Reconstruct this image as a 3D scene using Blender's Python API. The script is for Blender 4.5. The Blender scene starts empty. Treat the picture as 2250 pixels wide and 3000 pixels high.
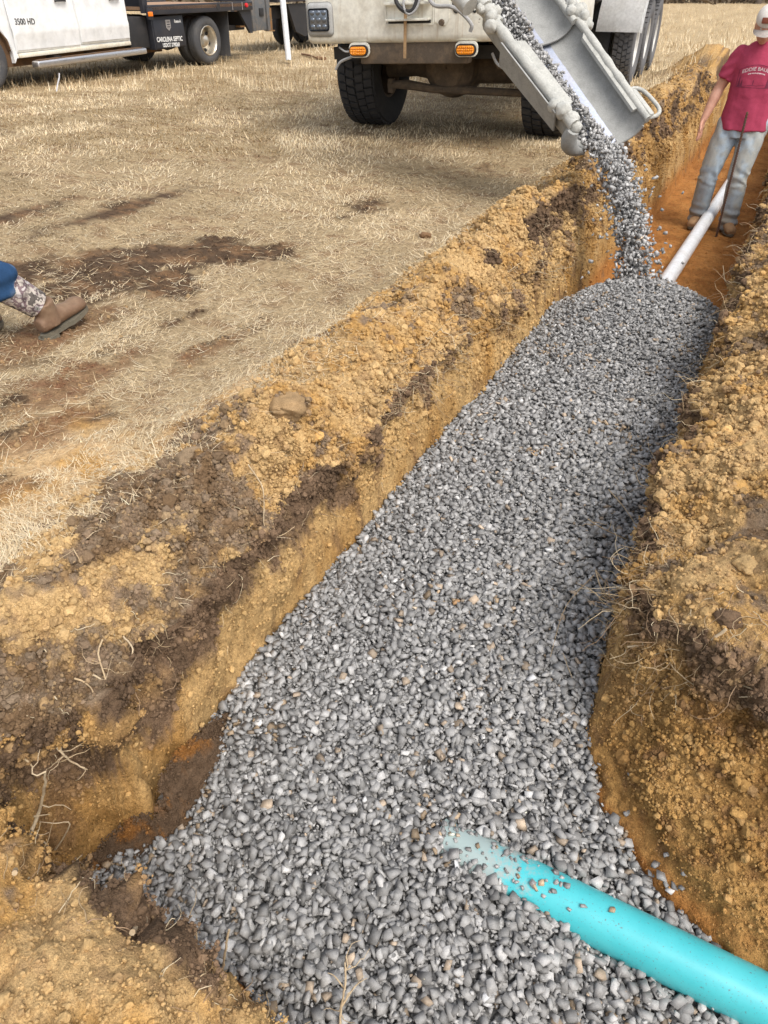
import bpy, bmesh, math, random
import numpy as np
from mathutils import Vector, Matrix

random.seed(7)
RNG = np.random.default_rng(11)
SC = bpy.context.scene
COL = SC.collection
R = math.radians

# ------------------------------------------------------------------ camera, sky, sun, exposure
CAM_H = 1.27
CAM_PITCH = 36.83
cam_d = bpy.data.cameras.new('camera')
cam_d.sensor_fit = 'VERTICAL'
cam_d.sensor_height = 24.0
cam_d.lens = 24.0 * 2083.0 / 3000.0
cam_d.clip_start = 0.02
cam_d.clip_end = 1000.0
cam = bpy.data.objects.new('camera', cam_d)
cam.location = (0, 0, CAM_H)
cam.rotation_euler = (R(90 - CAM_PITCH), 0, 0)
COL.objects.link(cam)
SC.camera = cam

SUN_EL, SUN_AZ = 54.0, 146.0          # azimuth: clockwise from +Y (north)
world = bpy.data.worlds.new('World')
SC.world = world
world.use_nodes = True
wn = world.node_tree.nodes
wl = world.node_tree.links
wn.clear()
w_out = wn.new('ShaderNodeOutputWorld')
w_bg = wn.new('ShaderNodeBackground')
w_sky = wn.new('ShaderNodeTexSky')
w_sky.sky_type = 'NISHITA'
w_sky.sun_disc = False
w_sky.sun_elevation = R(SUN_EL)
w_sky.sun_rotation = R(SUN_AZ)
w_sky.air_density = 1.0
w_sky.dust_density = 3.0
w_sky.ozone_density = 1.0
w_hs = wn.new('ShaderNodeHueSaturation')      # thin overcast: the blue is washed out evenly over the whole sky
w_hs.inputs['Saturation'].default_value = 0.38
wl.new(w_sky.outputs[0], w_hs.inputs['Color'])
wl.new(w_hs.outputs[0], w_bg.inputs['Color'])
w_bg.inputs['Strength'].default_value = 0.145
wl.new(w_bg.outputs[0], w_out.inputs['Surface'])

sun_d = bpy.data.lights.new('sun', 'SUN')
sun_d.energy = 1.25
sun_d.angle = R(32)
sun_d.color = (1.0, 0.95, 0.87)
sun = bpy.data.objects.new('sun', sun_d)
_a, _e = R(SUN_AZ), R(SUN_EL)
sdir = Vector((math.sin(_a) * math.cos(_e), math.cos(_a) * math.cos(_e), math.sin(_e)))
sun.rotation_euler = sdir.to_track_quat('Z', 'Y').to_euler()
sun.location = sdir * 40
COL.objects.link(sun)

SC.view_settings.view_transform = 'Standard'
SC.view_settings.look = 'None'
SC.view_settings.gamma = 1.0
SC.view_settings.use_curve_mapping = False
SC.view_settings.exposure = 0.88
SC.render.engine = 'CYCLES'
SC.cycles.max_bounces = 6
SC.cycles.diffuse_bounces = 3
SC.cycles.glossy_bounces = 3

# ------------------------------------------------------------------ helpers
def lin(r, g, b):
    def f(c):
        c /= 255.0
        return c / 12.92 if c <= 0.04045 else ((c + 0.055) / 1.055) ** 2.4
    return (f(r), f(g), f(b))

def tag(o, label=None, cat=None, group=None, kind=None):
    if label: o['label'] = label
    if cat: o['category'] = cat
    if group: o['group'] = group
    if kind: o['kind'] = kind
    return o

def empty(name, loc=(0, 0, 0), rz=0.0):
    o = bpy.data.objects.new(name, None)
    o.empty_display_size = 0.2
    o.location = loc
    o.rotation_euler = (0, 0, rz)
    COL.objects.link(o)
    return o

def np_mesh(name, V, F, col=None, smooth=False, mat=None, parent=None, attrs=None):
    """V (n,3); F (m,k) array of equal-size faces, or list of such arrays."""
    me = bpy.data.meshes.new(name)
    Fl = F if isinstance(F, list) else [F]
    V = np.asarray(V, dtype=np.float32)
    me.vertices.add(len(V))
    me.vertices.foreach_set('co', V.ravel())
    loops = np.concatenate([f.ravel() for f in Fl]).astype(np.int32)
    sizes = np.concatenate([np.full(len(f), f.shape[1], dtype=np.int32) for f in Fl])
    starts = np.concatenate([[0], np.cumsum(sizes)[:-1]]).astype(np.int32)
    me.loops.add(len(loops))
    me.loops.foreach_set('vertex_index', loops)
    me.polygons.add(len(sizes))
    me.polygons.foreach_set('loop_start', starts)
    if smooth:
        me.polygons.foreach_set('use_smooth', np.ones(len(sizes), dtype=bool))
    me.update(calc_edges=True)
    if col is not None:
        ca = me.color_attributes.new('tint', 'FLOAT_COLOR', 'POINT')
        c4 = np.ones((len(V), 4), dtype=np.float32)
        c4[:, :3] = col
        ca.data.foreach_set('color', c4.ravel())
    if attrs:
        for k, a in attrs.items():
            at = me.attributes.new(k, 'FLOAT', 'POINT')
            at.data.foreach_set('value', np.asarray(a, dtype=np.float32))
    if mat: me.materials.append(mat)
    o = bpy.data.objects.new(name, me)
    COL.objects.link(o)
    if parent: o.parent = parent
    return o

def bm_obj(name, bm, mat, parent=None, smooth=None, loc=None):
    """links one bmesh as one object; smooth = angle in degrees for edge-split-free auto smoothing"""
    bmesh.ops.recalc_face_normals(bm, faces=bm.faces)
    if smooth is not None:
        for f in bm.faces: f.smooth = True
        lim = R(smooth)
        for e in bm.edges:
            if len(e.link_faces) == 2:
                e.smooth = e.calc_face_angle(0) < lim
    me = bpy.data.meshes.new(name)
    bm.to_mesh(me)
    bm.free()
    if mat: me.materials.append(mat)
    o = bpy.data.objects.new(name, me)
    COL.objects.link(o)
    if parent: o.parent = parent
    if loc: o.location = loc
    return o

def add_box(bm, c, size, rot=None, bevel=0.0, seg=2):
    """box centred at c"""
    r = bmesh.ops.create_cube(bm, size=1.0)
    vs = r['verts']
    M = Matrix.Translation(c) @ (rot.to_4x4() if rot is not None else Matrix.Identity(4)) @ Matrix.Diagonal((*size, 1))
    bmesh.ops.transform(bm, matrix=M, verts=vs)
    if bevel > 0:
        es = list({e for v in vs for e in v.link_edges})
        bmesh.ops.bevel(bm, geom=es, offset=bevel, segments=seg, profile=0.5, affect='EDGES')
    return vs

def add_tube(bm, pts, rad, n=10, cap=True, flat=1.0):
    """tube through points; rad a number or a list"""
    pts = [Vector(p) for p in pts]
    rads = rad if isinstance(rad, (list, tuple)) else [rad] * len(pts)
    rings = []
    up = Vector((0, 0, 1))
    prev = None
    for i, p in enumerate(pts):
        d = (pts[min(i + 1, len(pts) - 1)] - pts[max(i - 1, 0)]).normalized()
        if prev is None:
            a = up.cross(d)
            if a.length < 1e-3: a = Vector((1, 0, 0)).cross(d)
        else:
            a = prev - d * prev.dot(d)
        a.normalize(); prev = a
        b = d.cross(a)
        rings.append([bm.verts.new(p + (a * math.cos(2 * math.pi * k / n) + b * flat * math.sin(2 * math.pi * k / n)) * rads[i]) for k in range(n)])
    for i in range(len(rings) - 1):
        for k in range(n):
            bm.faces.new((rings[i][k], rings[i][(k + 1) % n], rings[i + 1][(k + 1) % n], rings[i + 1][k]))
    if cap:
        bm.faces.new(rings[0][::-1]); bm.faces.new(rings[-1])
    return rings

def add_lathe(bm, prof, n=32, M=None, closed=False):
    """revolve (r, x) profile about local X axis; M a 4x4 matrix"""
    M = M or Matrix.Identity(4)
    rings = []
    for (r, x) in prof:
        rings.append([bm.verts.new(M @ Vector((x, r * math.cos(2 * math.pi * k / n), r * math.sin(2 * math.pi * k / n)))) for k in range(n)])
    m = len(rings)
    for i in range(m if closed else m - 1):
        for k in range(n):
            bm.faces.new((rings[i][k], rings[i][(k + 1) % n], rings[(i + 1) % m][(k + 1) % n], rings[(i + 1) % m][k]))
    return rings

def add_prism(bm, poly, ext):
    """poly: list of 3D points; extruded by vector ext"""
    ext = Vector(ext)
    a = [bm.verts.new(Vector(p)) for p in poly]
    b = [bm.verts.new(Vector(p) + ext) for p in poly]
    n = len(poly)
    bm.faces.new(a[::-1]); bm.faces.new(b)
    for i in range(n):
        bm.faces.new((a[i], a[(i + 1) % n], b[(i + 1) % n], b[i]))

# ------------------------------------------------------------------ numpy noise
_PERM = np.random.default_rng(3).permutation(256).astype(np.int64)
_PERM = np.concatenate([_PERM, _PERM, _PERM])
_G = np.random.default_rng(5).normal(size=(256, 3))
_G /= np.linalg.norm(_G, axis=1)[:, None]

def perlin(P):
    P = np.asarray(P, dtype=np.float64)
    I = np.floor(P).astype(np.int64)
    f = P - I
    u = f * f * f * (f * (f * 6 - 15) + 10)
    I &= 255
    out = 0
    res = []
    for dx in (0, 1):
        for dy in (0, 1):
            for dz in (0, 1):
                h = _PERM[_PERM[_PERM[(I[:, 0] + dx) & 255] + ((I[:, 1] + dy) & 255)] + ((I[:, 2] + dz) & 255)]
                g = _G[h]
                d = g[:, 0] * (f[:, 0] - dx) + g[:, 1] * (f[:, 1] - dy) + g[:, 2] * (f[:, 2] - dz)
                wx = u[:, 0] if dx else 1 - u[:, 0]
                wy = u[:, 1] if dy else 1 - u[:, 1]
                wz = u[:, 2] if dz else 1 - u[:, 2]
                out = out + d * wx * wy * wz
    return out * 1.5

def fbm(P, sc=1.0, octv=4, gain=0.5, off=0.0):
    P = np.asarray(P, dtype=np.float64) * sc + off
    a, s, t = 1.0, 0.0, 0.0
    for k in range(octv):
        s = s + a * perlin(P + 17.3 * k)
        t += a
        a *= gain
        P = P * 2.03
    return s / t

def worley(P, sc=1.0, off=0.0):
    """F1, F2 distances and a cell hash in 0..1"""
    P = np.asarray(P, dtype=np.float64) * sc + off
    I = np.floor(P).astype(np.int64)
    f = P - I
    F1 = np.full(len(P), 9.0); F2 = np.full(len(P), 9.0); H = np.zeros(len(P))
    for dx in (-1, 0, 1):
        for dy in (-1, 0, 1):
            for dz in (-1, 0, 1):
                a, b, c = (I[:, 0] + dx) & 255, (I[:, 1] + dy) & 255, (I[:, 2] + dz) & 255
                h = _PERM[_PERM[_PERM[a] + b] + c]
                h2 = _PERM[h + 37]; h3 = _PERM[h + 101]
                d = np.sqrt((f[:, 0] - dx - h / 255.0) ** 2 + (f[:, 1] - dy - h2 / 255.0) ** 2 + (f[:, 2] - dz - h3 / 255.0) ** 2)
                nearer = d < F1
                F2 = np.where(nearer, F1, np.minimum(F2, d))
                H = np.where(nearer, h / 255.0, H)
                F1 = np.where(nearer, d, F1)
    return F1, F2, H

def sstep(a, b, x):
    t = np.clip((np.asarray(x, dtype=np.float64) - a) / (b - a), 0, 1)
    return t * t * (3 - 2 * t)

# ------------------------------------------------------------------ node materials
def new_mat(name):
    m = bpy.data.materials.new(name)
    m.use_nodes = True
    nt = m.node_tree
    b = nt.nodes['Principled BSDF']
    return m, nt, b

def n_noise(nt, scale, detail=4, rough=0.55, vec=None, dim='3D'):
    n = nt.nodes.new('ShaderNodeTexNoise')
    n.noise_dimensions = dim
    n.inputs['Scale'].default_value = scale
    n.inputs['Detail'].default_value = detail
    n.inputs['Roughness'].default_value = rough
    if vec is not None: nt.links.new(vec, n.inputs['Vector'])
    return n

def n_ramp(nt, fac, stops):
    r = nt.nodes.new('ShaderNodeValToRGB')
    els = r.color_ramp.elements
    while len(els) < len(stops): els.new(0.5)
    for e, (p, c) in zip(els, stops):
        e.position = p
        e.color = (*c, 1) if len(c) == 3 else c
    nt.links.new(fac, r.inputs['Fac'])
    return r

def n_mix(nt, fac, a, b, mode='MIX'):
    m = nt.nodes.new('ShaderNodeMix')
    m.data_type = 'RGBA'
    m.blend_type = mode
    for s, v in (('Factor', fac), (6, a), (7, b)):
        inp = m.inputs[0] if s == 'Factor' else m.inputs[s]
        if hasattr(v, 'is_output'): nt.links.new(v, inp)
        elif isinstance(v, (tuple, list)): inp.default_value = (*v, 1) if len(v) == 3 else v
        else: inp.default_value = v
    return m.outputs[2]

def n_coord(nt, kind='Object'):
    return nt.nodes.new('ShaderNodeTexCoord').outputs[kind]

def n_bump(nt, b, height, strength=0.4, dist=0.01, prev=None):
    n = nt.nodes.new('ShaderNodeBump')
    n.inputs['Strength'].default_value = strength
    n.inputs['Distance'].default_value = dist
    nt.links.new(height, n.inputs['Height'])
    if prev is not None: nt.links.new(prev, n.inputs['Normal'])
    nt.links.new(n.outputs[0], b.inputs['Normal'])
    return n.outputs[0]

def dirty(name, base, dirt=None, amount=0.5, scale=6.0, rough=0.5, metallic=0.0, spec=0.5, fine=60.0, bump=0.0, coat=0.0):
    """a paint / rubber / metal with blotchy dirt and fine variation"""
    m, nt, b = new_mat(name)
    co = n_coord(nt)
    dirt = dirt or tuple(c * 0.6 for c in base)
    n1 = n_noise(nt, scale, 6, 0.65, co)
    r1 = n_ramp(nt, n1.outputs[0], [(0.45, (0, 0, 0)), (0.75, (amount,) * 3)])
    c1 = n_mix(nt, r1.outputs[0], base, dirt)
    n2 = n_noise(nt, fine, 3, 0.6, co)
    r2 = n_ramp(nt, n2.outputs[0], [(0.3, (0.86,) * 3), (0.7, (1.08,) * 3)])
    c2 = n_mix(nt, 1.0, c1, r2.outputs[0], 'MULTIPLY')
    nt.links.new(c2, b.inputs['Base Color'])
    rr = n_ramp(nt, n1.outputs[0], [(0.3, (rough,) * 3), (0.8, (min(1, rough + 0.25),) * 3)])
    nt.links.new(rr.outputs[0], b.inputs['Roughness'])
    b.inputs['Metallic'].default_value = metallic
    b.inputs['Specular IOR Level'].default_value = spec
    if coat: b.inputs['Coat Weight'].default_value = coat
    if bump: n_bump(nt, b, n2.outputs[0], bump, 0.004)
    return m

def tint_mat(name, rough=0.9, spec=0.2, grain=None, bump=None, vary=0.25, coordscale=1.0):
    """colour from the mesh's own tint attribute, broken up by grain"""
    m, nt, b = new_mat(name)
    at = nt.nodes.new('ShaderNodeAttribute')
    at.attribute_name = 'tint'
    co = n_coord(nt)
    c = at.outputs['Color']
    hts = []
    if grain:
        n = n_noise(nt, grain, 3, 0.7, co)
        r = n_ramp(nt, n.outputs[0], [(0.25, (1 - vary,) * 3), (0.75, (1 + vary,) * 3)])
        c = n_mix(nt, 1.0, c, r.outputs[0], 'MULTIPLY')
        if bump: n_bump(nt, b, n.outputs[0], bump[0], bump[1])
    nt.links.new(c, b.inputs['Base Color'])
    b.inputs['Roughness'].default_value = rough
    b.inputs['Specular IOR Level'].default_value = spec
    return m
# ------------------------------------------------------------------ the lie of the land
# trench coordinates: s runs along the trench away from the camera, t across it to the right
DS = np.array([0.454, 0.891]); DT = np.array([0.891, -0.454])
def ST(s, t): return s * DS[0] + t * DT[0], s * DS[1] + t * DT[1]
def inv(x, y): return x * DS[0] + y * DS[1], x * DT[0] + y * DT[1]
T_L, T_R = -0.955, -0.09
EDGE_WARP = 1.0

TOE = np.array([(400.0, -0.09), (1.55, -0.09), (1.27, -0.055), (1.13, 0.02), (1.02, 0.14), (0.95, 0.24), (0.84, 0.45), (0.78, 0.9), (0.76, 400.0)])
def toe_dist(s, t):
    """signed plan distance beyond the foot of the right hand bank (positive inside the bank)"""
    best = np.full(s.shape, 1e9)
    for a, b in zip(TOE[:-1], TOE[1:]):
        ab = b - a
        k = np.clip(((s - a[0]) * ab[0] + (t - a[1]) * ab[1]) / (ab @ ab), 0, 1)
        best = np.minimum(best, np.hypot(s - a[0] - k * ab[0], t - a[1] - k * ab[1]))
    lim_t = np.interp(s, TOE[::-1][:, 0][0:], TOE[::-1][:, 1])
    inside = (t > lim_t) & (s > 0.76)
    return np.where(inside, best, -best)

def floor_z(s, t):
    z = np.interp(s, [0.2, 0.9, 1.4, 4.0, 5.2], [-0.47, -0.47, -0.46, -0.52, -0.60])
    z = z + 0.03 * np.sin(s * 2.1 + 1) * (s > 5)
    return z

def gravel_top(s, t):
    """upper surface of the gravel fill"""
    c = np.clip((t + 0.52) / 0.43, -1, 1)
    z = np.interp(s, [0.3, 0.8, 1.3, 2.2, 3.4, 4.3, 4.75], [-0.375, -0.345, -0.315, -0.30, -0.30, -0.27, -0.245]) + 0.03 * (1 - c * c) - 0.015
    z = z + 0.078 * np.exp(-((s - 4.22) / 0.62) ** 2) * (1 - 1.15 * np.clip((t + 0.50) / 0.45, -1, 1) ** 2)
    z = z - 0.060 * sstep(-0.10, 0.35, t) * sstep(1.25, 0.75, s) + 0.022 * np.exp(-((s - 0.66) / .12) ** 2 - ((t + .10) / .22) ** 2)
    z = z - 0.03 * sstep(-0.62, -0.97, t) * sstep(1.0, 0.5, s)
    # the stone has half run over the end of the teal pipe
    x, y = ST(s, t)
    al = (x - 0.13) * 0.887 + (y - 0.884) * -0.462; q = (x - 0.13) * 0.462 + (y - 0.884) * 0.887
    tgt = np.interp(al, [-0.1, 0.0, 0.14, 0.26, 0.42, 0.9], [-0.300, -0.310, -0.325, -0.341, -0.376, -0.386])
    k = np.exp(-(q / 0.13) ** 2) * sstep(-0.12, 0.0, al) * sstep(1.3, 0.9, al)
    z = z * (1 - k) + tgt * k
    z = z + 0.02 * fbm(np.stack([s, t, 0 * s], 1), 2.2, 3)
    front = s - (4.74 - 1.15 * np.clip(t + 0.46, -1, 1) ** 2)
    z = z - np.where(front > 0, front * 0.62, 0) - 0.05 * sstep(-0.3, 0.1, front)
    return z

def blobs(s, t, lst):
    o = np.zeros(s.shape)
    for (a, b, ra, rb, h) in lst:
        o = np.maximum(o, h * np.exp(-(((s - a) / ra) ** 2 + ((t - b) / rb) ** 2)))
    return o

SPOIL_HUMPS = [(4.25, -1.30, .34, .20, .20), (5.0, -1.22, .40, .20, .17), (3.3, -1.30, .45, .2, .15), (2.4, -1.28, .4, .2, .13), (1.62, -1.25, .28, .17, .10),
               (6.4, -1.25, .5, .25, .24), (7.6, -1.3, .6, .3, .26), (9.2, -1.35, .8, .35, .30), (11.5, -1.4, 1.2, .4, .3), (14.4, -1.50, .75, .50, .42), (13.6, -1.25, .6, .3, .3), (0.9, -1.35, .3, .22, .06)]

def surface(s, t, full=False):
    """height before fine displacement, and zone weights"""
    P = np.stack([s, t, 0 * s], 1)
    jit = 0.050 * fbm(P, 2.6, 3, off=5) + 0.034 * fbm(P, 8, 3, off=9)
    near = sstep(16, 10, np.abs(s - 3)) * sstep(6, 3, np.abs(t))
    jit = jit * near
    tL, sR = t + jit + 0.09 * sstep(0.62, 0.38, s), s
    # field
    fld = 0.018 * fbm(P, 0.55, 3, off=2) * near + 0.02 * fbm(P, 0.12, 2, off=2)
    rut = blobs(s, t, [(1.6, -3.4, 2.4, .16, .03), (2.2, -4.9, 2.6, .2, .025)])
    fld = fld - rut
    # left: spoil thrown up behind the lip
    u = (T_L - 0.16) - tL
    ridge = np.interp(u, [-0.03, 0.04, 0.16, 0.34, 0.60], [0.0, 0.050, 0.085, 0.045, 0.0]) * (s < 16)
    ridge = ridge * (0.80 + 1.7 * fbm(P, 1.9, 3, off=31))
    ridge = np.clip(ridge, 0, 1) + blobs(s, t, SPOIL_HUMPS) * sstep(-0.03, 0.06, u)
    ztop_l = fld + ridge
    # right: a long heap all along
    w = toe_dist(s, t)
    hump = np.interp(w, [0.0, 0.10, 0.22, 0.55, 1.0, 1.6, 2.6], [0.0, 0.03, 0.10, 0.20, 0.25, 0.20, 0.0])
    hump = hump * np.interp(s, [0.9, 1.25, 1.6, 6, 12, 15], [0.25, 0.75, 1.15, 1.1, 1.0, 0]) * (1 + 0.9 * fbm(P, 2.2, 3, off=44)) + 0.03 * fbm(P, 6, 3, off=49) * sstep(0, .15, w)
    ztop_r = fld + hump + 0.01
    # near left corner heap
    se = 0.318 + 0.03 * fbm(P, 5, 2, off=71) - 0.04 * sstep(-0.55, -0.30, t)
    dn = se - s
    nh = np.interp(dn, [-0.05, 0.03, 0.14, 0.45, 1.0], [-0.06, 0.0, 0.05, 0.10, 0.0]) * np.interp(t, [-1.6, -1.1, -0.85, -0.45, -0.2], [0.3, 0.6, 1.0, 0.8, 0.0]) - 0.22 * sstep(-0.50, -0.2, t)
    nh = nh + 0.05 * fbm(P, 4.5, 3, off=13)
    right_side = t > (T_L + T_R) / 2
    ztop = np.where(right_side, ztop_r, ztop_l)
    isn = sstep(0.42, 0.30, s) * sstep(0.4, 0.0, t)
    ztop = ztop * (1 - isn) + (nh + fld) * isn
    ztop = np.where((t > 0.0) & (s < 0.9), np.maximum(ztop, -0.02), ztop)
    # the cut
    fz = floor_z(s, t)
    dL = T_L - (t + 0.40 * jit + 0.09 * sstep(0.62, 0.38, s) - 0.035 * np.exp(-((s - 0.60) / .035) ** 2))
    riseL = np.interp(dL, [0, 0.02, 0.055, 0.085, 0.13, 0.24, 0.5], [0, 0.05, 0.25, 0.41, 0.53, 0.70, 2.0])
    wj = w + 0.55 * jit
    k = sstep(1.50, 1.22, s)                     # smooth cut face towards the branch trench
    steep = np.interp(wj, [0, 0.02, 0.06, 0.11, 0.2, 0.5], [0, 0.10, 0.40, 0.60, 0.78, 2.0])
    slope = np.interp(wj, [0, 0.04, 0.14, 0.29, 0.34, 0.40, 0.5, 1.0], [0.10, 0.145, 0.26, 0.43, 0.50, 0.62, 0.9, 3])
    slope = np.where(wj > 0, slope, 0)
    riseR = np.where(wj > 0, steep * (1 - k) + slope * k, 0)
    riseN = np.interp(dn, [-0.10, -0.06, 0.0, 0.06, 0.2], [0, 0.10, 0.36, 0.52, 1.5]) * sstep(0.25, -0.1, t) + np.interp(-s, [-0.25, -0.1, 0.2], [0, 0.2, 1.2]) * sstep(-0.1, 0.2, t)
    tal = 0.17 * np.exp(-np.clip(-dL, 0, 9) / 0.10) * blobs(s, 0 * s, [(0.72, 0, .28, 1, 1.0), (1.70, 0, .12, 1, .75), (2.5, 0, .1, 1, .55), (3.0, 0, .08, 1, .4)])
    zc = fz + np.maximum(np.maximum(riseL, riseR), riseN) + np.where(dL < 0, tal, 0)
    z = np.minimum(ztop, zc)
    cut = zc < ztop
    if not full: return z
    onfloor = (dL < 0.01) & (wj < 0.01) & (dn < -0.05)
    spoilL = np.maximum(sstep(0.62, 0.35, u), sstep(.3, .6, blobs(s, t, [(14.4, -1.5, .9, .65, 1.0)]))) * sstep(-0.14, -0.05, u) * (s < 17)
    spoilR = sstep(0.0, 0.1, w) * sstep(2.6, 2.0, w) * (s < 15)
    spoilN = isn * sstep(-0.05, 0.03, dn)
    return z, dict(cut=cut, floor=onfloor, spoilL=spoilL, spoilR=spoilR, spoilN=spoilN, u=u, w=w, dn=dn, dL=dL, k=k, near=near, isn=isn, talus=(tal > 0.02) & (dL < 0), tal=np.where(dL < 0, tal, 0))

# ------------------------------------------------------------------ soil colours (base colours, linear)
C_GOLD = np.array([0.400, 0.235, 0.083]); C_TAN = np.array([0.450, 0.300, 0.140]); C_ORNG = np.array([0.37, 0.165, 0.048])
C_DARK = np.array([0.085, 0.055, 0.034]); C_BRWN = np.array([0.190, 0.112, 0.060]); C_STRW = np.array([0.430, 0.325, 0.190])
C_RED = np.array([0.165, 0.078, 0.042]); C_SAND = np.array([0.47, 0.325, 0.175]); C_GREY = np.array([0.185, 0.150, 0.115])

DARK_RUTS = [(2.55, -3.50, .30, .26, .85), (2.93, -3.15, .34, .30, 1.0), (3.30, -2.82, .30, .28, 1.0), (3.42, -2.55, .24, .20, .75), (2.52, -3.02, .28, .20, .8), (2.82, -2.68, .26, .18, .85), (3.75, -3.95, .75, .15, .78), (3.1, -4.5, .7, .14, .7), (4.55, -2.5, .45, .16, .5),
             (2.45, -2.30, .35, .10, .5)]
RED_RUTS = [(1.95, -2.72, .50, .18, .88), (1.75, -2.25, .45, .14, .70), (1.42, -2.05, .42, .13, .66), (2.25, -1.95, .5, .08, .5), (1.05, -1.85, .30, .12, .5), (1.3, -2.6, .4, .16, .6)]
def bare_amount(s, t, P):
    """how far the turf is gone: sand near the spoil, bare ruts"""
    n = fbm(P, 2.3, 4, off=61)
    b = sstep(-1.80, -1.30, t + 0.35 * n) * (s < 15)
    b = np.maximum(b, sstep(2.2, 0.9, s + 0.45 * n - 0.30 * (t + 1.5)) * 0.8)
    w1 = 0.30 * fbm(P, 1.7, 4, off=131); w2 = 0.20 * fbm(P, 1.9, 4, off=151)
    r = np.maximum(1.12 * blobs(s + w1, t + w2, DARK_RUTS), blobs(s + w1, t + w2, RED_RUTS))
    nf = fbm(P, 9, 4, off=171)
    r = sstep(0.24, 0.58, r + 0.40 * n + 0.40 * nf)
    b = np.clip(b + 0.35 * nf * (b > .05) * (b < .95), 0, 1)
    return b, r

def soil_colour(P, s, t, Z):
    """P world positions, Z the zone dict"""
    n1 = fbm(P, 1.8, 4, off=11); n2 = fbm(P, 6.5, 4, off=23); n3 = fbm(P, 22, 3, off=37); n4 = fbm(P, 70, 2, off=3)
    fade = sstep(26, 11, np.hypot(P[:, 0], P[:, 1])); n3 = n3 * fade; n4 = n4 * fade; n2 = n2 * (.15 + .85 * fade)
    n1 = n1 * (.1 + .9 * sstep(70, 20, np.hypot(P[:, 0], P[:, 1])))
    z = P[:, 2]
    L = lambda a, b, k: a + (b - a) * k[:, None]
    # turf and its bare places
    c = L(C_STRW * 0.92, C_STRW * 1.08, sstep(-0.3, 0.3, n1 + n3))
    c = c * (0.78 + 0.22 * sstep(8, 22, np.hypot(P[:, 0], P[:, 1])))[:, None]  # darkened under the near grass: shade of the gaps put into the colour
    c = L(c, C_BRWN * 0.95, 0.65 * fade * sstep(0.02, 0.34, n2 + 0.5 * n1))
    b, r = bare_amount(s, t, P)
    sand = L(C_SAND, C_GOLD * 1.05, sstep(-0.15, 0.3, n2))
    sand = L(sand, C_BRWN, 0.6 * sstep(0.12, 0.35, n3 * 0.7 + n1 * 0.5))
    c = L(c, sand, sstep(0.15, 0.6, b))
    redk = sstep(0.25, 0.6, blobs(s + .3 * n1, t + .2 * n2, RED_RUTS) + 0.3 * n2)
    c = L(c, L(C_DARK * 1.0, C_BRWN * .95, sstep(-0.05, 0.35, n2 + .6 * n3)), r * (1 - redk))
    c = L(c, L(C_BRWN * 1.1, C_RED * 0.9, sstep(-0.1, 0.3, n3)), redk * 0.85)
    # thrown-up spoil: crumbly tan and gold, dark topsoil mixed in, crevice shade put into the near heap's tone
    sp = L(C_TAN, C_GOLD * 1.06, sstep(-0.20, 0.22, n2 + 0.6 * n1))
    dk = sstep(0.04, 0.21, n1 * 0.70 + n2 * 0.60 + n3 * 0.35 + 0.30 * sstep(2.0, 0.9, s) * (t < -0.9) * (s > .36) + 0.05 * (t > 0) - 0.04 - 0.05 * (s < .36))
    sp = L(sp, L(C_DARK * 1.5, C_GREY, sstep(-0.2, 0.3, n3)), 0.9 * dk)
    sp = L(sp, C_BRWN, 0.45 * sstep(0.05, 0.3, n3))
    spm = np.maximum(np.maximum(Z['spoilL'], Z['spoilR']), Z['spoilN'])
    c = L(c, sp, sstep(0.25, 0.6, spm + 0.25 * n2))
    # cut faces
    gold = L(np.array([0.450, 0.295, 0.130]), C_GOLD * np.array([0.90, 0.86, 0.80]), sstep(-0.2, 0.25, n1 + 0.5 * n2))
    gold = L(gold, C_ORNG, sstep(-0.36, -0.52, z + 0.10 * n1))
    streak = fbm(np.stack([s * 9, t * 9, z * 1.2], 1), 1.0, 4, off=7)
    wall = L(gold, C_BRWN * 0.95, 0.75 * sstep(0.10, 0.36, streak + 0.5 * n2))
    low = np.where(t > -0.5, -0.05, np.interp(s, [0.4, 1.0, 2.0, 3.0, 4.5, 6], [-0.16, -0.18, -0.13, -0.055, -0.03, -0.02]))
    top = L(C_DARK * 1.25, C_DARK * 2.2, sstep(-0.2, 0.3, n2 + 0.5 * n3))
    hang = sstep(0.06, 0.20, n1 + 0.5 * n2 + .2 * n3) * sstep(-0.16, 0.0, z)           # gold spoil slumped over the dark band
    top = L(top, C_GOLD * 0.95, 0.9 * hang)
    wall = L(wall, top, sstep(-0.04, 0.03, z - low + 0.22 * n2 + 0.16 * n1 + 0.06 * n3))
    kk = Z['k'] * (t > -0.3)
    sl = L(C_GOLD * 0.92, C_GOLD * np.array([0.72, 0.66, 0.6]), sstep(-0.15, 0.25, n2 + 0.6 * n3))
    sl = L(sl, C_BRWN, 0.65 * sstep(0.08, 0.34, n3 * .8 + n2 * .5))
    sl = L(sl, C_ORNG * 1.15, .7 * sstep(-0.30, -0.40, z + 0.12 * n2))
    sl = L(sl, C_DARK * 1.8, sstep(-0.03, 0.015, z + 0.05 * n2))
    wall = L(wall, sl, kk)
    cut = Z['cut'] & ~Z['floor']
    c = np.where(cut[:, None], wall, c)
    # trench floor
    fl = L(C_ORNG * 1.0, C_ORNG * np.array([0.72, 0.66, 0.62]), sstep(-0.1, 0.25, n1 * 0.6 + n2 * 0.6))
    fl = L(fl, C_GOLD * 0.9, 0.35 * sstep(0.1, 0.35, n3))
    tl = L(C_DARK * 1.25, C_ORNG * 0.6, sstep(0.1, 0.4, n3 + n2))
    tk = (Z['tal'] + .05 * n2 + .03 * n3 > .03)
    fl = np.where((tk & (s < 1.2))[:, None], tl, fl)
    fl = np.where((tk & (s >= 1.2))[:, None], C_GOLD * 1.0, fl)
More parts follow.
